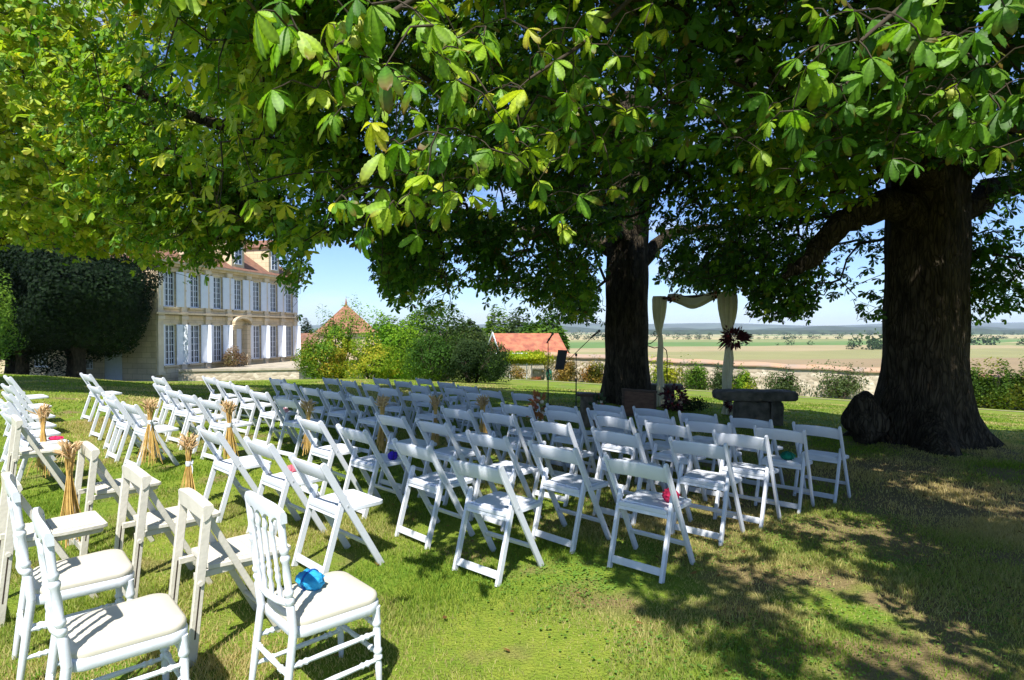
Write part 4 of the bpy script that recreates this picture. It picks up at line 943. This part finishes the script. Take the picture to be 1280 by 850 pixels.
GW='white folding chairs in rows either side of the aisle'
rows={('r',3):[(1.99,-5.37),(2.04,-4.52),(1.97,-3.64)],
('r',4):[(2.88,-5.26),(2.88,-4.53),(2.80,-3.58),(2.68,-2.75)],
('r',5):[(3.58,-4.92),(3.60,-4.29),(3.46,-3.42),(3.46,-2.72),(3.43,-1.99)],
('r',6):[(4.36,-4.80),(4.41,-4.21),(4.33,-3.44),(4.29,-2.70),(4.33,-1.97)],
('r',7):[(5.20,-4.67),(5.17,-3.95),(5.15,-3.28),(5.11,-2.65),(4.97,-1.89)],
('r',8):[(5.66,-4.34),(5.64,-3.70),(5.66,-3.08),(5.66,-2.48),(5.77,-1.82)],
('r',9):[(6.46,-4.18),(6.56,-3.62),(6.55,-2.99),(6.58,-2.38),(6.56,-1.70)],
('l',2):[(.98,-7.95),(1.04,-8.65),(1.12,-9.35),(1.24,-10.1),(1.34,-10.9),(1.46,-11.8)],
('l',3):[(2.07,-7.95),(2.05,-8.65),(2.18,-9.32),(2.24,-10.30),(2.42,-11.7)],
('l',4):[(2.85,-7.67),(2.88,-8.50),(2.95,-9.25),(3.02,-10.0),(3.26,-10.95)],
('l',5):[(3.57,-7.13),(3.70,-8.14),(3.92,-9.29),(3.96,-10.02),(3.97,-10.71)],
('l',6):[(4.34,-6.62),(4.42,-7.50),(4.45,-8.16),(4.64,-9.22),(4.87,-10.08)],
('l',7):[(5.25,-6.55),(5.48,-7.64),(5.79,-8.58),(5.94,-9.51),(6.05,-10.31)],
('l',8):[(6.21,-6.40),(6.75,-7.47),(6.56,-8.19),(7.09,-9.34),(7.25,-10.29)],
('l',9):[(6.98,-6.08),(6.95,-6.80),(7.34,-7.75),(7.69,-8.71),(7.95,-9.72)]}
extra={('r',7,4):' with a green pompom on its seat',}
CH={}
for (s,r),lst in rows.items():
    for i,(F,R) in enumerate(sorted(lst,key=lambda t:(-t[1] if s=='l' else t[1]))):
        lab=f"white folding chair, {ORD[i+1]} to the aisle in the {ROWN[r]} row from the camera, {'right' if s=='r' else 'left'} block"
        if i>0: lab=lab.replace(' to the aisle',' from the aisle')
        CH[(s,r,i)]=place('w',F,R,lab,GW,daz=(0 if s=='r' else -3))
GI='ivory wooden folding chairs at the back of the seating'
for F,R,l in [(1.13,-3.26,'ivory wooden folding chair just behind the spindle back chair with the blue pompom'),(1.10,-4.14,'ivory wooden folding chair in the middle of three in the second row'),(1.10,-5.28,'ivory wooden folding chair with a straw bundle tied beside its back'),
    (.55,-4.45,'ivory wooden folding chair cut by the left edge beside the spindle back chairs'),(.98,-7.45,'ivory wooden folding chair behind the straw bundle nearest the left edge')]:
    place('i',F,R,l,GI,daz=2)
GC='white spindle back chairs with cream cushions'
CHI=[place('c',1.10,-2.47,'white spindle back chair with a bright blue pompom on its cream cushion',GC,daz=6,back=.26),
 place('c',.475,-2.85,'white spindle back chair at the bottom left corner, nearest the camera',GC,daz=4,back=.26),
 place('c',.49,-3.62,'white spindle back chair second from the bottom left corner with bare cushion',GC,daz=4,back=.26)]
CHI[0].location.x+=.045; CHI[1].location.y-=.03; CHI[2].location.x-=.01; CHI[2].location.y-=.02
# ---------------------------------------------------------------- pompoms on the seats
def pompom(chair,dx,dy,zt,col,band,label,r=(.062,.042,.03),rz=.4):
    az=-chair.rotation_euler.z; c=Vector(chair.location); x=c.x+dx*math.cos(az)+dy*math.sin(az); y=c.y-dx*math.sin(az)+dy*math.cos(az)
    t=thing('pompom',label,'pompom',(x,y,c.z+zt+chair.rotation_euler.x*dy),rz,'coloured pompoms left on the seats')
    m=mat('tissue_'+label.split()[0],col,.8,.35,30,bump=.6,bscale=60)
    mb=MB(); mb.blob((0,0,r[2]*.9),r,len(label),.10,24,16,7); mb.build('tuft',m,t,60)
    mb=MB(); n=18; mb.tube([(0,r[1]*1.03*math.cos(2*math.pi*i/n),r[2]*.9+r[2]*1.05*math.sin(2*math.pi*i/n)) for i in range(n+1)],.005,6,False); mb.build('band',mat('band_'+label.split()[0],band,.6),t)
pompom(CHI[0],-.06,-.03,.457,(.02,.35,.70),(.01,.08,.35),'bright blue pompom on the cream cushion of the spindle back chair',(.075,.05,.042),-.5)
pompom(CH[('r',5,4)],.13,.05,.457,(.60,.02,.09),(.4,.01,.05),'crimson pompom on the nearest right hand white chair',(.06,.05,.05))
pompom(CH[('r',8,4)],.03,.03,.457,(.0,.22,.13),(.0,.12,.07),'emerald green pompom on a chair near the thick trunk',(.075,.055,.042))
pompom(CH[('l',2,0)],.10,.15,.457,(.85,.02,.12),(.6,.01,.07),'hot pink pompom on a chair by the left edge',(.07,.03,.022))
pompom(CH[('r',4,1)],.14,.12,.457,(.05,.02,.50),(.02,.01,.2),'deep blue pompom on a chair right of the aisle',(.045,.04,.04))
pompom(CH[('r',3,1)],-.12,.10,.457,(.80,.18,.22),(.5,.08,.12),'salmon pink pompom half hidden behind an aisle straw bundle',(.05,.035,.03))
pompom(CH[('l',5,1)],.10,.10,.457,(.85,.45,.48),(.6,.3,.3),'pale pink pompom on a left block chair in sun',(.06,.05,.035))
pompom(CH[('l',7,0)],.02,.10,.457,(.75,.75,.76),(.5,.5,.5),'white pompom in the middle of the left block',(.05,.045,.04))
pompom(CH[('l',4,0)],.12,.05,.457,(.78,.78,.80),(.5,.5,.5),'grey white pompom on the fourth row aisle chair',(.055,.04,.03))
# ---------------------------------------------------------------- straw bundles along the aisle
def bundle(x,y,zh,L,label,lean=0,seed=0,ribbon=True,fan=.10,head=.055,dark=False):
    g=gz(x,y); t=thing('straw_bundle',label,'straw bundle',(x,y,g),seed*.7,'straw bundles hung on the aisle chairs'); rr=random.Random(seed+50)
    mb=MB(); hb=MB(); neck=zh-.20
    for i in range(52):
        a=rr.uniform(0,6.28); q=math.sqrt(rr.random()); fr=fan*q; nr=.018*q
        wo_=rr.choice([1,1,1,1.5]); bot=(math.cos(a)*fr*wo_+lean+rr.gauss(0,.01),math.sin(a)*fr*wo_,max(.05,zh-L+rr.uniform(0,.18))); md=(math.cos(a)*nr,math.sin(a)*nr,neck)
        tp=(math.cos(a)*head*.55*q*1.2+rr.gauss(0,.008),math.sin(a)*head*.55*q*1.2+rr.gauss(0,.008),zh-.02+rr.uniform(-.06,.04))
        mid=((bot[0]+md[0])/2-(bot[0]-md[0])*.12,(bot[1]+md[1])/2,(bot[2]+md[2])/2)
        mb.tube([bot,mid,md,tp],[.003,.003,.0028,.002],4,False)
        dx,dy=math.cos(a)*.05*q+rr.gauss(0,.02),math.sin(a)*.05*q+rr.gauss(0,.02)
        hb.turned(tp,(tp[0]+dx,tp[1]+dy,tp[2]+rr.uniform(.03,.08)),[(0,.002),(.3,.008),(.7,.007),(1,.001)],5)
        if i%4==0:
            a2=rr.uniform(0,6.28); e=rr.uniform(.06,.12); hb.tube([tp,(tp[0]+math.cos(a2)*e*.6,tp[1]+math.sin(a2)*e*.6,tp[2]+.03),(tp[0]+math.cos(a2)*e,tp[1]+math.sin(a2)*e,tp[2]-.03)],[.003,.003,.001],4,False)
    mb.build('stalks',M['straw'],t,60); hb.build('heads',M['straw_head'],t,60)
    if ribbon:
        rb=MB(); rb.turned((0,0,neck-.025),(0,0,neck+.02),[(0,.022),(.5,.026),(1,.022)],12)
        for s in (-1,1): rb.tube([(0,-.024,neck),(s*.03,-.035,neck+.02),(s*.045,-.03,neck),(0,-.026,neck-.005)],.006,5); rb.tube([(0,-.024,neck),(s*.02,-.032,neck-.05),(s*.025,-.03,neck-.10)],[.006,.006,.003],5)
        rb.build('ribbon',M['white'],t,60)
B=[((-3.24,4.25),.78,.72,'straw bundle nearest the camera, hung beside an ivory chair','o',.07),((-5.0,6.2),.78,.74,'upright straw bundle closest to the left edge of the photo','o',.09),((-4.12,6.62),.80,.70,'wide straw bundle with white ribbon on the left side of the aisle','r',.11),
   ((-2.98,5.35),.62,.60,'short straw bundle half hidden between white chairs right of the aisle','r',.06),((-3.12,6.42),.80,.66,'straw bundle with a pale bow behind the row of bright white chairs','r',.07),
   ((-2.40,6.86),.76,.60,'straw bundle showing through the back of a sunlit chair mid aisle','o',.07),((-1.60,7.18),.77,.66,'bushy headed straw bundle at the edge of the tree shade','r',.08),((-.98,7.45),.76,.60,'slim straw bundle among the shaded chairs mid aisle','r',.06),
   ((-.38,7.65),.76,.60,'straw bundle below the dark shrubs near the front of the aisle','r',.07)]
for i,((x,y),zh,L,lab,rb,fan) in enumerate(B): bundle(x,y,zh,L,lab,0,i,rb=='r',fan)
def flowers(name,label,cat,c,r,n,cols,leafcols,seed,long=0):
    t=thing(name,label,cat,c); rr=random.Random(seed)
    mb=MB()
    for i in range(n):
        d=Vector((rr.gauss(0,1),rr.gauss(0,1),rr.gauss(0,1))).normalized(); q=Vector((d.x*r[0],d.y*r[1],d.z*r[2]))*rr.uniform(.5,1.05+long*rr.random())
        s=d.cross(Vector((rr.gauss(0,1),rr.gauss(0,1),rr.gauss(0,1)))).normalized(); l=rr.uniform(.05,.11); w_=d.cross(s)
        e=(q+s*l*.3+d*l); mb.add([q,q+s*l*.5+d*l*.4+w_*.012,e+d*l*.2,q-s*l*.1+d*l*.5],[(0,1,2,3)])
    mb.build('leaves',leafcols,t,None)
    k=0
    for m in cols:
        mb=MB()
        for i in range(5):
            d=Vector((rr.gauss(0,1),rr.gauss(-.5,1),rr.gauss(0,1))).normalized(); mb.blob((d.x*r[0]*.85,d.y*r[1]*.85,d.z*r[2]*.85),(.028,.028,.025),seed+i+k,.25,10,7,5)
        mb.build('blooms',m,t,60); k+=9
    return t
M['burg']=mat('burgundy_leaf',(.075,.012,.018),.6); M['rust']=mat('rust_flower',(.35,.10,.05),.7); M['blush']=mat('blush_flower',(.62,.38,.30),.7); M['creamf']=mat('cream_flower',(.65,.58,.42),.7); M['redf']=mat('red_flower',(.30,.02,.02),.6); M['greenl']=mat('sprig_leaf',(.04,.07,.02),.6); M['orangel']=mat('autumn_leaf',(.35,.14,.04),.7)
flowers('aisle_flowers','orange dried flower bunch at the front end of the aisle','flowers',(.34,7.55,gz(.34,7.55)+.72),(.075,.06,.15),70,[M['rust'],M['creamf']],M['orangel'],3)
# ---------------------------------------------------------------- ceremony arch
ax=thing('wedding_arch','timber arch draped in cream tulle with flowers on its right post','arch',(4.25,13.4,-.22))
o_=Vector((4.25,13.4,-.22)); PL=Vector((3.60,14.15,gz(3.60,14.15)))-o_; PR=Vector((4.72,12.75,gz(4.72,12.75)))-o_
ZT=2.42+.22
for p in (PL,PR):
    mb=MB(); mb.tube([(p.x,p.y,p.z-.05),(p.x,p.y,ZT)],.035,8); mb.build('post',M['wood'],ax)
mb=MB(); mb.tube([(PL.x-.1,PL.y+.12,ZT-.02),(PR.x+.1,PR.y-.12,ZT+.0)],.035,8); mb.build('crossbar',M['wood'],ax)
def cloth(mb,path,wid,seed,folds=7,th=.5):
    # hanging gathered cloth: closed wavy tube following path with given half widths (wx, wy)
    n=96; folds=9; vs=[];fs=[]; rr=random.Random(seed); ph=rr.uniform(0,6)
    for i,(p,(a,b)) in enumerate(zip(path,wid)):
        for k in range(n):
            t=2*math.pi*k/n; q=1+.20*math.sin(folds*t+ph+i*.12)+.11*math.sin(17*t-i*.3+ph)
            vs.append((p[0]+a*q*math.cos(t)*.8-b*0*math.sin(t),p[1]+b*q*math.sin(t),p[2]))
    for i in range(len(path)-1):
        for k in range(n): l=(k+1)%n; fs.append((i*n+k,i*n+l,(i+1)*n+l,(i+1)*n+k))
    mb.add(vs,fs)
def pathz(p,zs,dx=0): return [(p.x+dx*math.sin(i*.7),p.y,z) for i,z in enumerate(zs)]
mb=MB(); zs=[ZT+.06,ZT-.02,ZT-.15,ZT-.32,ZT-.5,ZT-.66,ZT-.8,ZT-.9]; cloth(mb,[(PR.x-.02-.0*i,PR.y-.02,z) for i,z in enumerate(zs)],[(.17,.09),(.22,.12),(.225,.13),(.215,.12),(.185,.11),(.14,.09),(.09,.07),(.05,.05)],2)
mb.build('drape',M['fabric'],ax,70)
mb=MB(); zs=[ZT-.9,ZT-1.15,ZT-1.4,ZT-1.6,ZT-1.85,ZT-2.1,ZT-2.3,PR.z+.22,PR.z+.02]; cloth(mb,[(PR.x+.02*math.sin(i),PR.y-.01,z) for i,z in enumerate(zs)],[(.05,.05),(.08,.07),(.11,.08),(.12,.08),(.11,.08),(.10,.07),(.09,.07),(.10,.09),(.15,.12)],3)
mb.build('drape',M['fabric'],ax,70)
mb=MB(); zs=[ZT+.04,ZT-.05,ZT-.25,ZT-.45,ZT-.62,ZT-.78,ZT-.9]; cloth(mb,[(PL.x-.04,PL.y-.02,z) for z in zs],[(.16,.08),(.19,.10),(.18,.11),(.155,.10),(.12,.08),(.08,.06),(.05,.05)],4)
mb.build('drape',M['fabric'],ax,70)
mb=MB(); zs=[ZT-.9,ZT-1.2,ZT-1.5,ZT-1.8,ZT-2.1,ZT-2.4,PL.z+.02]; cloth(mb,[(PL.x+.01*math.sin(i*2),PL.y,z) for i,z in enumerate(zs)],[(.055,.05),(.07,.06),(.08,.07),(.08,.07),(.09,.07),(.10,.08),(.15,.12)],5)
mb.build('drape',M['fabric'],ax,70)
# swag along the crossbar
mb=MB(); n=24; K=22; vs=[];fs=[]
for i in range(n+1):
    t=i/n; p=PL.lerp(PR,.12+.76*t); dz=-.12*math.sin(math.pi*t)*1.0+.03*math.sin(t*9)
    for k in range(K):
        a=2*math.pi*k/K; q=1+.22*math.sin(5*a+t*5); r1=.07+.05*math.sin(math.pi*t)
        vs.append((p.x+.0,p.y+.07*q*math.cos(a),ZT+dz+r1*q*math.sin(a)))
for i in range(n):
    for k in range(K): l=(k+1)%K; fs.append((i*K+k,i*K+l,(i+1)*K+l,(i+1)*K+k))
mb.add(vs,fs); mb.build('swag',M['fabric'],ax,70)
fl=flowers('arch_flowers','dark burgundy leaf and rust flower spray tied to the right arch post','flowers',(4.80,12.60,1.47),(.17,.12,.16),260,[M['rust'],M['blush'],M['redf']],M['burg'],5,.9)
# trailing dark plumes to the right and lower left
mb=MB(); rr=random.Random(4)
for i in range(60):
    s=1 if i%3 else -1; a=rr.uniform(-.5,.6); L=rr.uniform(.16,.38)*(1 if s>0 else .85); p=Vector((s*.05,rr.uniform(-.08,.05),rr.uniform(-.05,.06))); e=p+Vector((s*L*math.cos(a),rr.uniform(-.08,.08),L*math.sin(a)*(.5)-(.22 if s<0 else -.02)*L/.35-.02))
    mb.tube([p,(p+e)/2+Vector((0,0,.02)),e],[.004,.016,.003],5,False)
mb.build('plumes',M['burg'],fl,60)
flowers('arch_flowers','small blush and brown flower knot at the top left of the arch','flowers',(3.86,13.80,2.38),(.14,.09,.06),60,[M['blush'],M['rust']],M['burg'],6)
flowers('arch_flowers','flower knot where the crossbar meets the right post','flowers',(4.50,12.95,2.44),(.09,.08,.09),40,[M['blush'],M['rust']],M['greenl'],7)
g=gz(4.72,12.6); flowers('foot_flowers','small dark flower bunch at the foot of the right arch post','flowers',(4.70,12.45,g+.28),(.11,.1,.12),90,[M['rust'],M['redf']],M['burg'],8)
g=gz(3.6,13.6); flowers('foot_flowers','large red and cream flower pile at the foot of the left arch post','flowers',(3.72,13.3,g+.28),(.26,.2,.26),320,[M['redf'],M['creamf'],M['rust'],M['redf'],M['blush']],M['burg'],9,.2)
sh(842,884,500,13.4,1300,.05,DG,'low_plant','low dark creeping plant between the arch posts','plant',seed=70,dy=.3,base=gz(3.9,13.4)-.02)
# ---------------------------------------------------------------- iron shepherd hook
hk=thing('iron_hook','curled black wrought iron garden hook behind the left arch post','garden hook',(3.86,14.5,gz(3.86,14.5)))
mb=MB(); mb.tube([(0,0,-.05),(0,0,1.0),(0,0,1.25),(-.02,0,1.38),(-.10,0,1.46),(-.2,0,1.46)],.012,6)
mb.tube([(-.55,0,1.52),(-.40,0,1.56),(-.28,0,1.66),(-.22,0,1.78),(-.26,0,1.86),(-.33,0,1.84),(-.34,0,1.77),(-.29,0,1.75)],.012,6); mb.build('hook',M['iron'],hk,60)
mb=MB(); mb.tube([(-.2,0,1.46),(-.32,0,1.44),(-.55,0,1.52)],.012,6); mb.build('arm',M['iron'],hk,60)
# ---------------------------------------------------------------- stone benches
def bench(label,cx,cy,rz,L,D,h,th,seed):
    g=gz(cx,cy); b=thing('stone_bench',label,'bench',(cx,cy,g),rz,'old stone benches under the trees')
    def rock(a,bb,nn,name,amp):
        mb=MB(); nx,ny,nz_=14,6,5; rr=random.Random(seed+nn); vs={};V=[];F=[]
        def vid(i,j,k):
            if (i,j,k) not in vs:
                x=a[0]+(bb[0]-a[0])*i/nx; y=a[1]+(bb[1]-a[1])*j/ny; z=a[2]+(bb[2]-a[2])*k/nz_
                cx_,cy_,cz_=(a[0]+bb[0])/2,(a[1]+bb[1])/2,(a[2]+bb[2])/2
                ed=(abs(2*i/nx-1)**6+abs(2*j/ny-1)**6+abs(2*k/nz_-1)**6)
                f=1-.045*max(0,ed-1)
                vs[(i,j,k)]=len(V); V.append((cx_+(x-cx_)*f+rr.uniform(-amp,amp),cy_+(y-cy_)*f+rr.uniform(-amp,amp),cz_+(z-cz_)*(f-.03*max(0,ed-1))+rr.uniform(-amp,amp)))
            return vs[(i,j,k)]
        for i in range(nx):
            for j in range(ny):
                F.append((vid(i,j,0),vid(i,j+1,0),vid(i+1,j+1,0),vid(i+1,j,0))); F.append((vid(i,j,nz_),vid(i+1,j,nz_),vid(i+1,j+1,nz_),vid(i,j+1,nz_)))
            for k in range(nz_):
                F.append((vid(i,0,k),vid(i+1,0,k),vid(i+1,0,k+1),vid(i,0,k+1))); F.append((vid(i,ny,k),vid(i,ny,k+1),vid(i+1,ny,k+1),vid(i+1,ny,k)))
        for j in range(ny):
            for k in range(nz_):
                F.append((vid(0,j,k),vid(0,j,k+1),vid(0,j+1,k+1),vid(0,j+1,k))); F.append((vid(nx,j,k),vid(nx,j+1,k),vid(nx,j+1,k+1),vid(nx,j,k+1)))
        mb.add(V,F); mb.build(name,M['moss'],b,60)
    rock((-L/2,-D/2,h-th),(L/2,D/2,h),1,'slab',.008)
    rock((-L*.24,-D*.34,-.1),(L*.16,D*.34,h-th-.002),2,'support',.012); rock((L*.17,-D*.32,-.1),(L*.33,D*.36,h-th-.002),3,'support',.012)
bench('thick mossy stone bench under the flower decked arch post, in full view',4.72,11.35,R_(-4),1.5,.6,.66,.19,1)
bench('stone bench half hidden behind the left arch post',3.72,14.9,R_(-8),1.25,.5,.52,.14,2)
# log stand, dark crate
g=gz(1.62,11.0); lg=thing('log_stand','bark covered log stand with a dark flat top between the chairs','log stand',(1.46,11.0,g))
mb=MB(); 
n=24; vs=[];fs=[]
for j in range(9):
    for i in range(n): a=2*math.pi*i/n; r=.17*(1+.08*math.sin(5*a)+.05*math.sin(9*a+j*.6))-.01*j/8; vs.append((r*math.cos(a),r*math.sin(a),-.05+.63*j/8))
for j in range(8):
    for i in range(n): k=(i+1)%n; fs.append((j*n+i,j*n+k,(j+1)*n+k,(j+1)*n+i))
mb.add(vs,fs); mb.build('log',M['logm'],lg,60)
mb=MB(); mb.prism([(-.25,-.15,.605),(.05,-.19,.60),(.22,-.15,.585),(.24,.12,.585),(0,.2,.60),(-.22,.16,.61)],(0,.0,1),.05,.01); mb.build('top',M['wood'],lg,50)
flowers('log_flowers','small dried flowers in front of the bark covered log stand','flowers',(1.58,10.7,g+.42),(.1,.08,.16),90,[M['creamf'],M['rust']],M['greenl'],12)
g=gz(2.5,11.9); ct=thing('wooden_screen','dark framed wooden panel standing between the tree trunk and the chairs','wooden panel',(2.6,11.9,g),R_(-8))
mb=MB()
for a,b in (((-.32,0,.0),(-.32,0,.60)),((.32,0,.0),(.32,0,.55)),): mb.bar(a,b,(1,0,0),.05,.05)
mb.bar((-.35,0,.60),(.36,0,.555),(0,0,1),.05,.052); mb.bar((-.295,0,.08),(.295,0,.08),(0,0,1),.06,.04); mb.build('frame',M['wood'],ct)
mb=MB(); mb.prism([(-.296,0,.11),(.296,0,.11),(.296,0,.53),(-.296,0,.57)],(0,1,0),.015,.002); mb.build('panel',mat('brown_panel',(.20,.10,.06),.6,.4,6,stretch=(1,1,4)),ct)
# ---------------------------------------------------------------- microphone stands
def mic_stand(label,x,y,h,boom):
    t=thing('microphone_stand',label,'microphone stand',(x,y,gz(x,y)),0,'microphone stands by the tree')
    for k in range(3):
        a=R_(90+120*k+20); mb=MB(); mb.tube([(0,0,.12),(math.cos(a)*.30,math.sin(a)*.30,.015)],.010,6); l=mb.build('foot',M['dark'],t,60)
    mb=MB(); mb.tube([(0,0,.08),(0,0,h*.55)],.0135,8); mb.tube([(0,0,h*.55),(0,0,h)],.0095,8); mb.build('pole',M['dark'],t,60)
    mb=MB(); mb.tube([(0,0,h*.55-.03),(0,0,h*.55+.04)],.024,10); mb.build('clutch',M['dark'],t,60)
    if boom:
        mb=MB(); mb.tube([(0,0,h-.03),(0,0,h+.03)],.026,8); mb.build('boom_joint',M['dark'],t,60)
        p0=Vector((-.26,0,h-.20)); p1=Vector((.38,-.05,h+.43)); mb=MB(); mb.tube([p0,p1],.009,6); mb.build('boom',M['dark'],t,60)
        mic(t,p1,Vector((.75,-.1,.62))*1.0)
        mb=MB(); mb.prism([(-.47,.0,h-.33),(-.27,.0,h-.33),(-.19,.0,h+.10),(-.40,.0,h+.11)],(0,1,0),.035,.006); mb.build('sheet_holder',M['dark'],t)
    else: mic(t,Vector((0.02,0,h)),Vector((.55,0,.85)))
def mic(t,p,d):
    d=d.normalized(); mb=MB(); mb.turned(p-d*.10,p+d*.12,[(0,.010),(.1,.014),(.7,.018),(1,.020)],10)
    o=mb.build('microphone',M['dark'],t,60); mb=MB(); mb.turned(p+d*.122,p+d*.19,[(0,.024),(.35,.031),(.75,.026),(1,.008)],12); mb.build('grille',mat('mic_grille',(.12,.12,.12),.5,bump=.5,bscale=200),o,60)
    mb=MB(); mb.turned(p-d*.03,p+d*.03,[(0,.022),(1,.024)],10); mb.build('clip',M['dark'],t,60)
mic_stand('slim straight microphone stand, the left one of the two',.83,13.4,1.60,False)
mic_stand('microphone stand with a raised boom arm and black sheet holder',1.42,12.9,1.27,True)
# ---------------------------------------------------------------- grass
def grass():
    def field(n,y0,y1,hmin,hmax,wd):
        u=rng.random(n); Y=np.sqrt(y0**2+(y1**2-y0**2)*u); X=rng.uniform(-1,1,n)*(.92*Y+.3)
        tuft=noise3(np.stack([X,Y,X*0],-1),31,7); big=noise3(np.stack([X,Y,X*0],-1),32,1.3)
        k=rng.random(n)<np.clip(.75+.3*tuft-.35*np.exp(-((X-5.2)**2+(Y-5.6)**2)/12),.2,1); X,Y,tuft,big=X[k],Y[k],tuft[k],big[k]; n=len(X)
        H=rng.uniform(hmin,hmax,n)*np.clip(1+.2*tuft,.65,1.5)*np.clip(1+.1*big,.8,1.3); a=rng.uniform(0,6.28,n); b=rng.uniform(0,6.28,n); le=rng.uniform(.1,.9,n)*H
        Z=zg(X,Y)-.004; w=wd*rng.uniform(.7,1.3,n)*(1+Y/9)
        P=np.stack([X,Y,Z],-1); s=np.stack([np.cos(a),np.sin(a),a*0],-1)*w[:,None]; l=np.stack([np.cos(b),np.sin(b),b*0],-1)*le[:,None]; up=np.array([0,0,1.])*H[:,None]
        V=np.stack([P-s,P+s,P+l*.45+up*.6+s*.6,P+l*.45+up*.6-s*.6,P+l+up*.95],1).reshape(-1,3)
        dry=np.clip(.5+.4*big+.35*noise3(np.stack([X,Y,X*0],-1),33,3.5)+rng.normal(0,.22,n)-.28+.55*np.exp(-((X-5.0)**2+(Y-5.4)**2)/14)+.5*np.exp(-((X-.9)/1.1)**2-((Y-4.1)/.5)**2),0,1)[:,None]
        g1=np.array([.095,.20,.018]); g2=np.array([.25,.32,.04]); br=np.array([.46,.38,.17])
        mixg=rng.random((n,1)); C=(g1*(1-mixg)+g2*mixg)*(1-dry)+br*dry; C*=rng.uniform(.8,1.2,(n,1))
        C=np.repeat(C,5,0); i=np.arange(n)[:,None]*5
        Fq=np.concatenate([i+np.array([[0,1,2,3]]),i+np.array([[3,2,4,4]])],1).reshape(-1,4)
        return V,C,n
    Vs=[];Cs=[]
    for a in ((270000,2.4,5.5,.014,.042,.0019),(170000,5.5,10,.018,.042,.0026),(110000,10,22,.02,.045,.005)):
        V,C,n=field(*a); Vs.append(V);Cs.append(C)
    V=np.concatenate(Vs);C=np.concatenate(Cs); n=len(V)//5; i=np.arange(n)[:,None]*5
    T=np.concatenate([i+np.array([[0,1,2]]),i+np.array([[0,2,3]]),i+np.array([[3,2,4]])],1).reshape(-1,3)
    o=npmesh('grass',V,T,M['shrubleaf'],tint=C); tag(o,'short lawn grass with dry patches under the chairs','grass',kind='stuff')
    # clover and broad-leaf weeds
    n=5200; cx=rng.uniform(-.2,3.6,60); cy=rng.uniform(2.7,6.5,60); k=rng.integers(0,60,n)
    X=cx[k]+rng.normal(0,.16,n); Y=cy[k]+rng.normal(0,.14,n); q=Y>2.4; X,Y=X[q],Y[q]; n=len(X); Z=zg(X,Y)+rng.uniform(.012,.03,n)
    P=np.stack([X,Y,Z],-1); a=rng.uniform(0,6.28,n); D=np.stack([np.cos(a),np.sin(a),a*0],-1); S=np.stack([-np.sin(a),np.cos(a),a*0],-1); L=rng.uniform(.010,.022,n)[:,None,None]
    t=np.array([(0,0,0),(.4,.42,.1),(.9,.3,.05),(1,0,-.1),(.9,-.3,.05),(.4,-.42,.1)])
    V=(P[:,None]+(t[None,:,0:1]*D[:,None]+t[None,:,1:2]*S[:,None]+t[None,:,2:3]*np.array([0,0,1.]))*L).reshape(-1,3)
    F=(np.arange(n)[:,None,None]*6+F_LO[None]).reshape(-1,4)
    C=np.repeat(np.array([.13,.25,.04])*rng.uniform(.7,1.3,(n,1)),6,0)
    o=npmesh('clover',V,F,M['shrubleaf'],tint=C); tag(o,'patches of clover in the near lawn','clover',kind='stuff')
grass()
# a few fallen leaves
n=420; X=rng.uniform(-2,7,n); Y=rng.uniform(2.6,10,n); a=rng.uniform(0,6.28,n); P=np.stack([X,Y,zg(X,Y)+.026],-1)
D=np.stack([np.cos(a),np.sin(a),rng.normal(0,.25,n)],-1); S=np.stack([-np.sin(a),np.cos(a),rng.normal(0,.25,n)],-1); L=rng.uniform(.02,.05,n)[:,None,None]
V=(P[:,None]+(T_LO[None,:,0:1]*D[:,None]+T_LO[None,:,1:2]*1.4*S[:,None]+T_LO[None,:,2:3]*np.array([0,0,1.]))*L).reshape(-1,3)
o=npmesh('fallen_leaves',V,(np.arange(n)[:,None,None]*6+F_LO[None]).reshape(-1,4),M['shrubleaf'],tint=np.repeat(np.array([.20,.11,.04])*rng.uniform(.5,1.4,(n,1)),6,0)); tag(o,'scattered brown fallen leaves on the grass','fallen leaves',kind='stuff')

# ---------------------------------------------------------------- air
mb=MB(); mb.box((-24000,-60,-23),(24000,9700,190)); hz=mb.build('haze',None or mat('haze_air',(1,1,1)),None,None)
hm=bpy.data.materials['haze_air']; hm.node_tree.nodes.clear(); ho=hm.node_tree.nodes.new('ShaderNodeOutputMaterial'); pv=hm.node_tree.nodes.new('ShaderNodeVolumePrincipled')
pv.inputs['Color'].default_value=(.70,.82,1,1); pv.inputs['Density'].default_value=7e-5; hm.node_tree.links.new(pv.outputs[0],ho.inputs['Volume']); tag(hz,'pale blue air between the garden and the horizon','haze',kind='stuff')
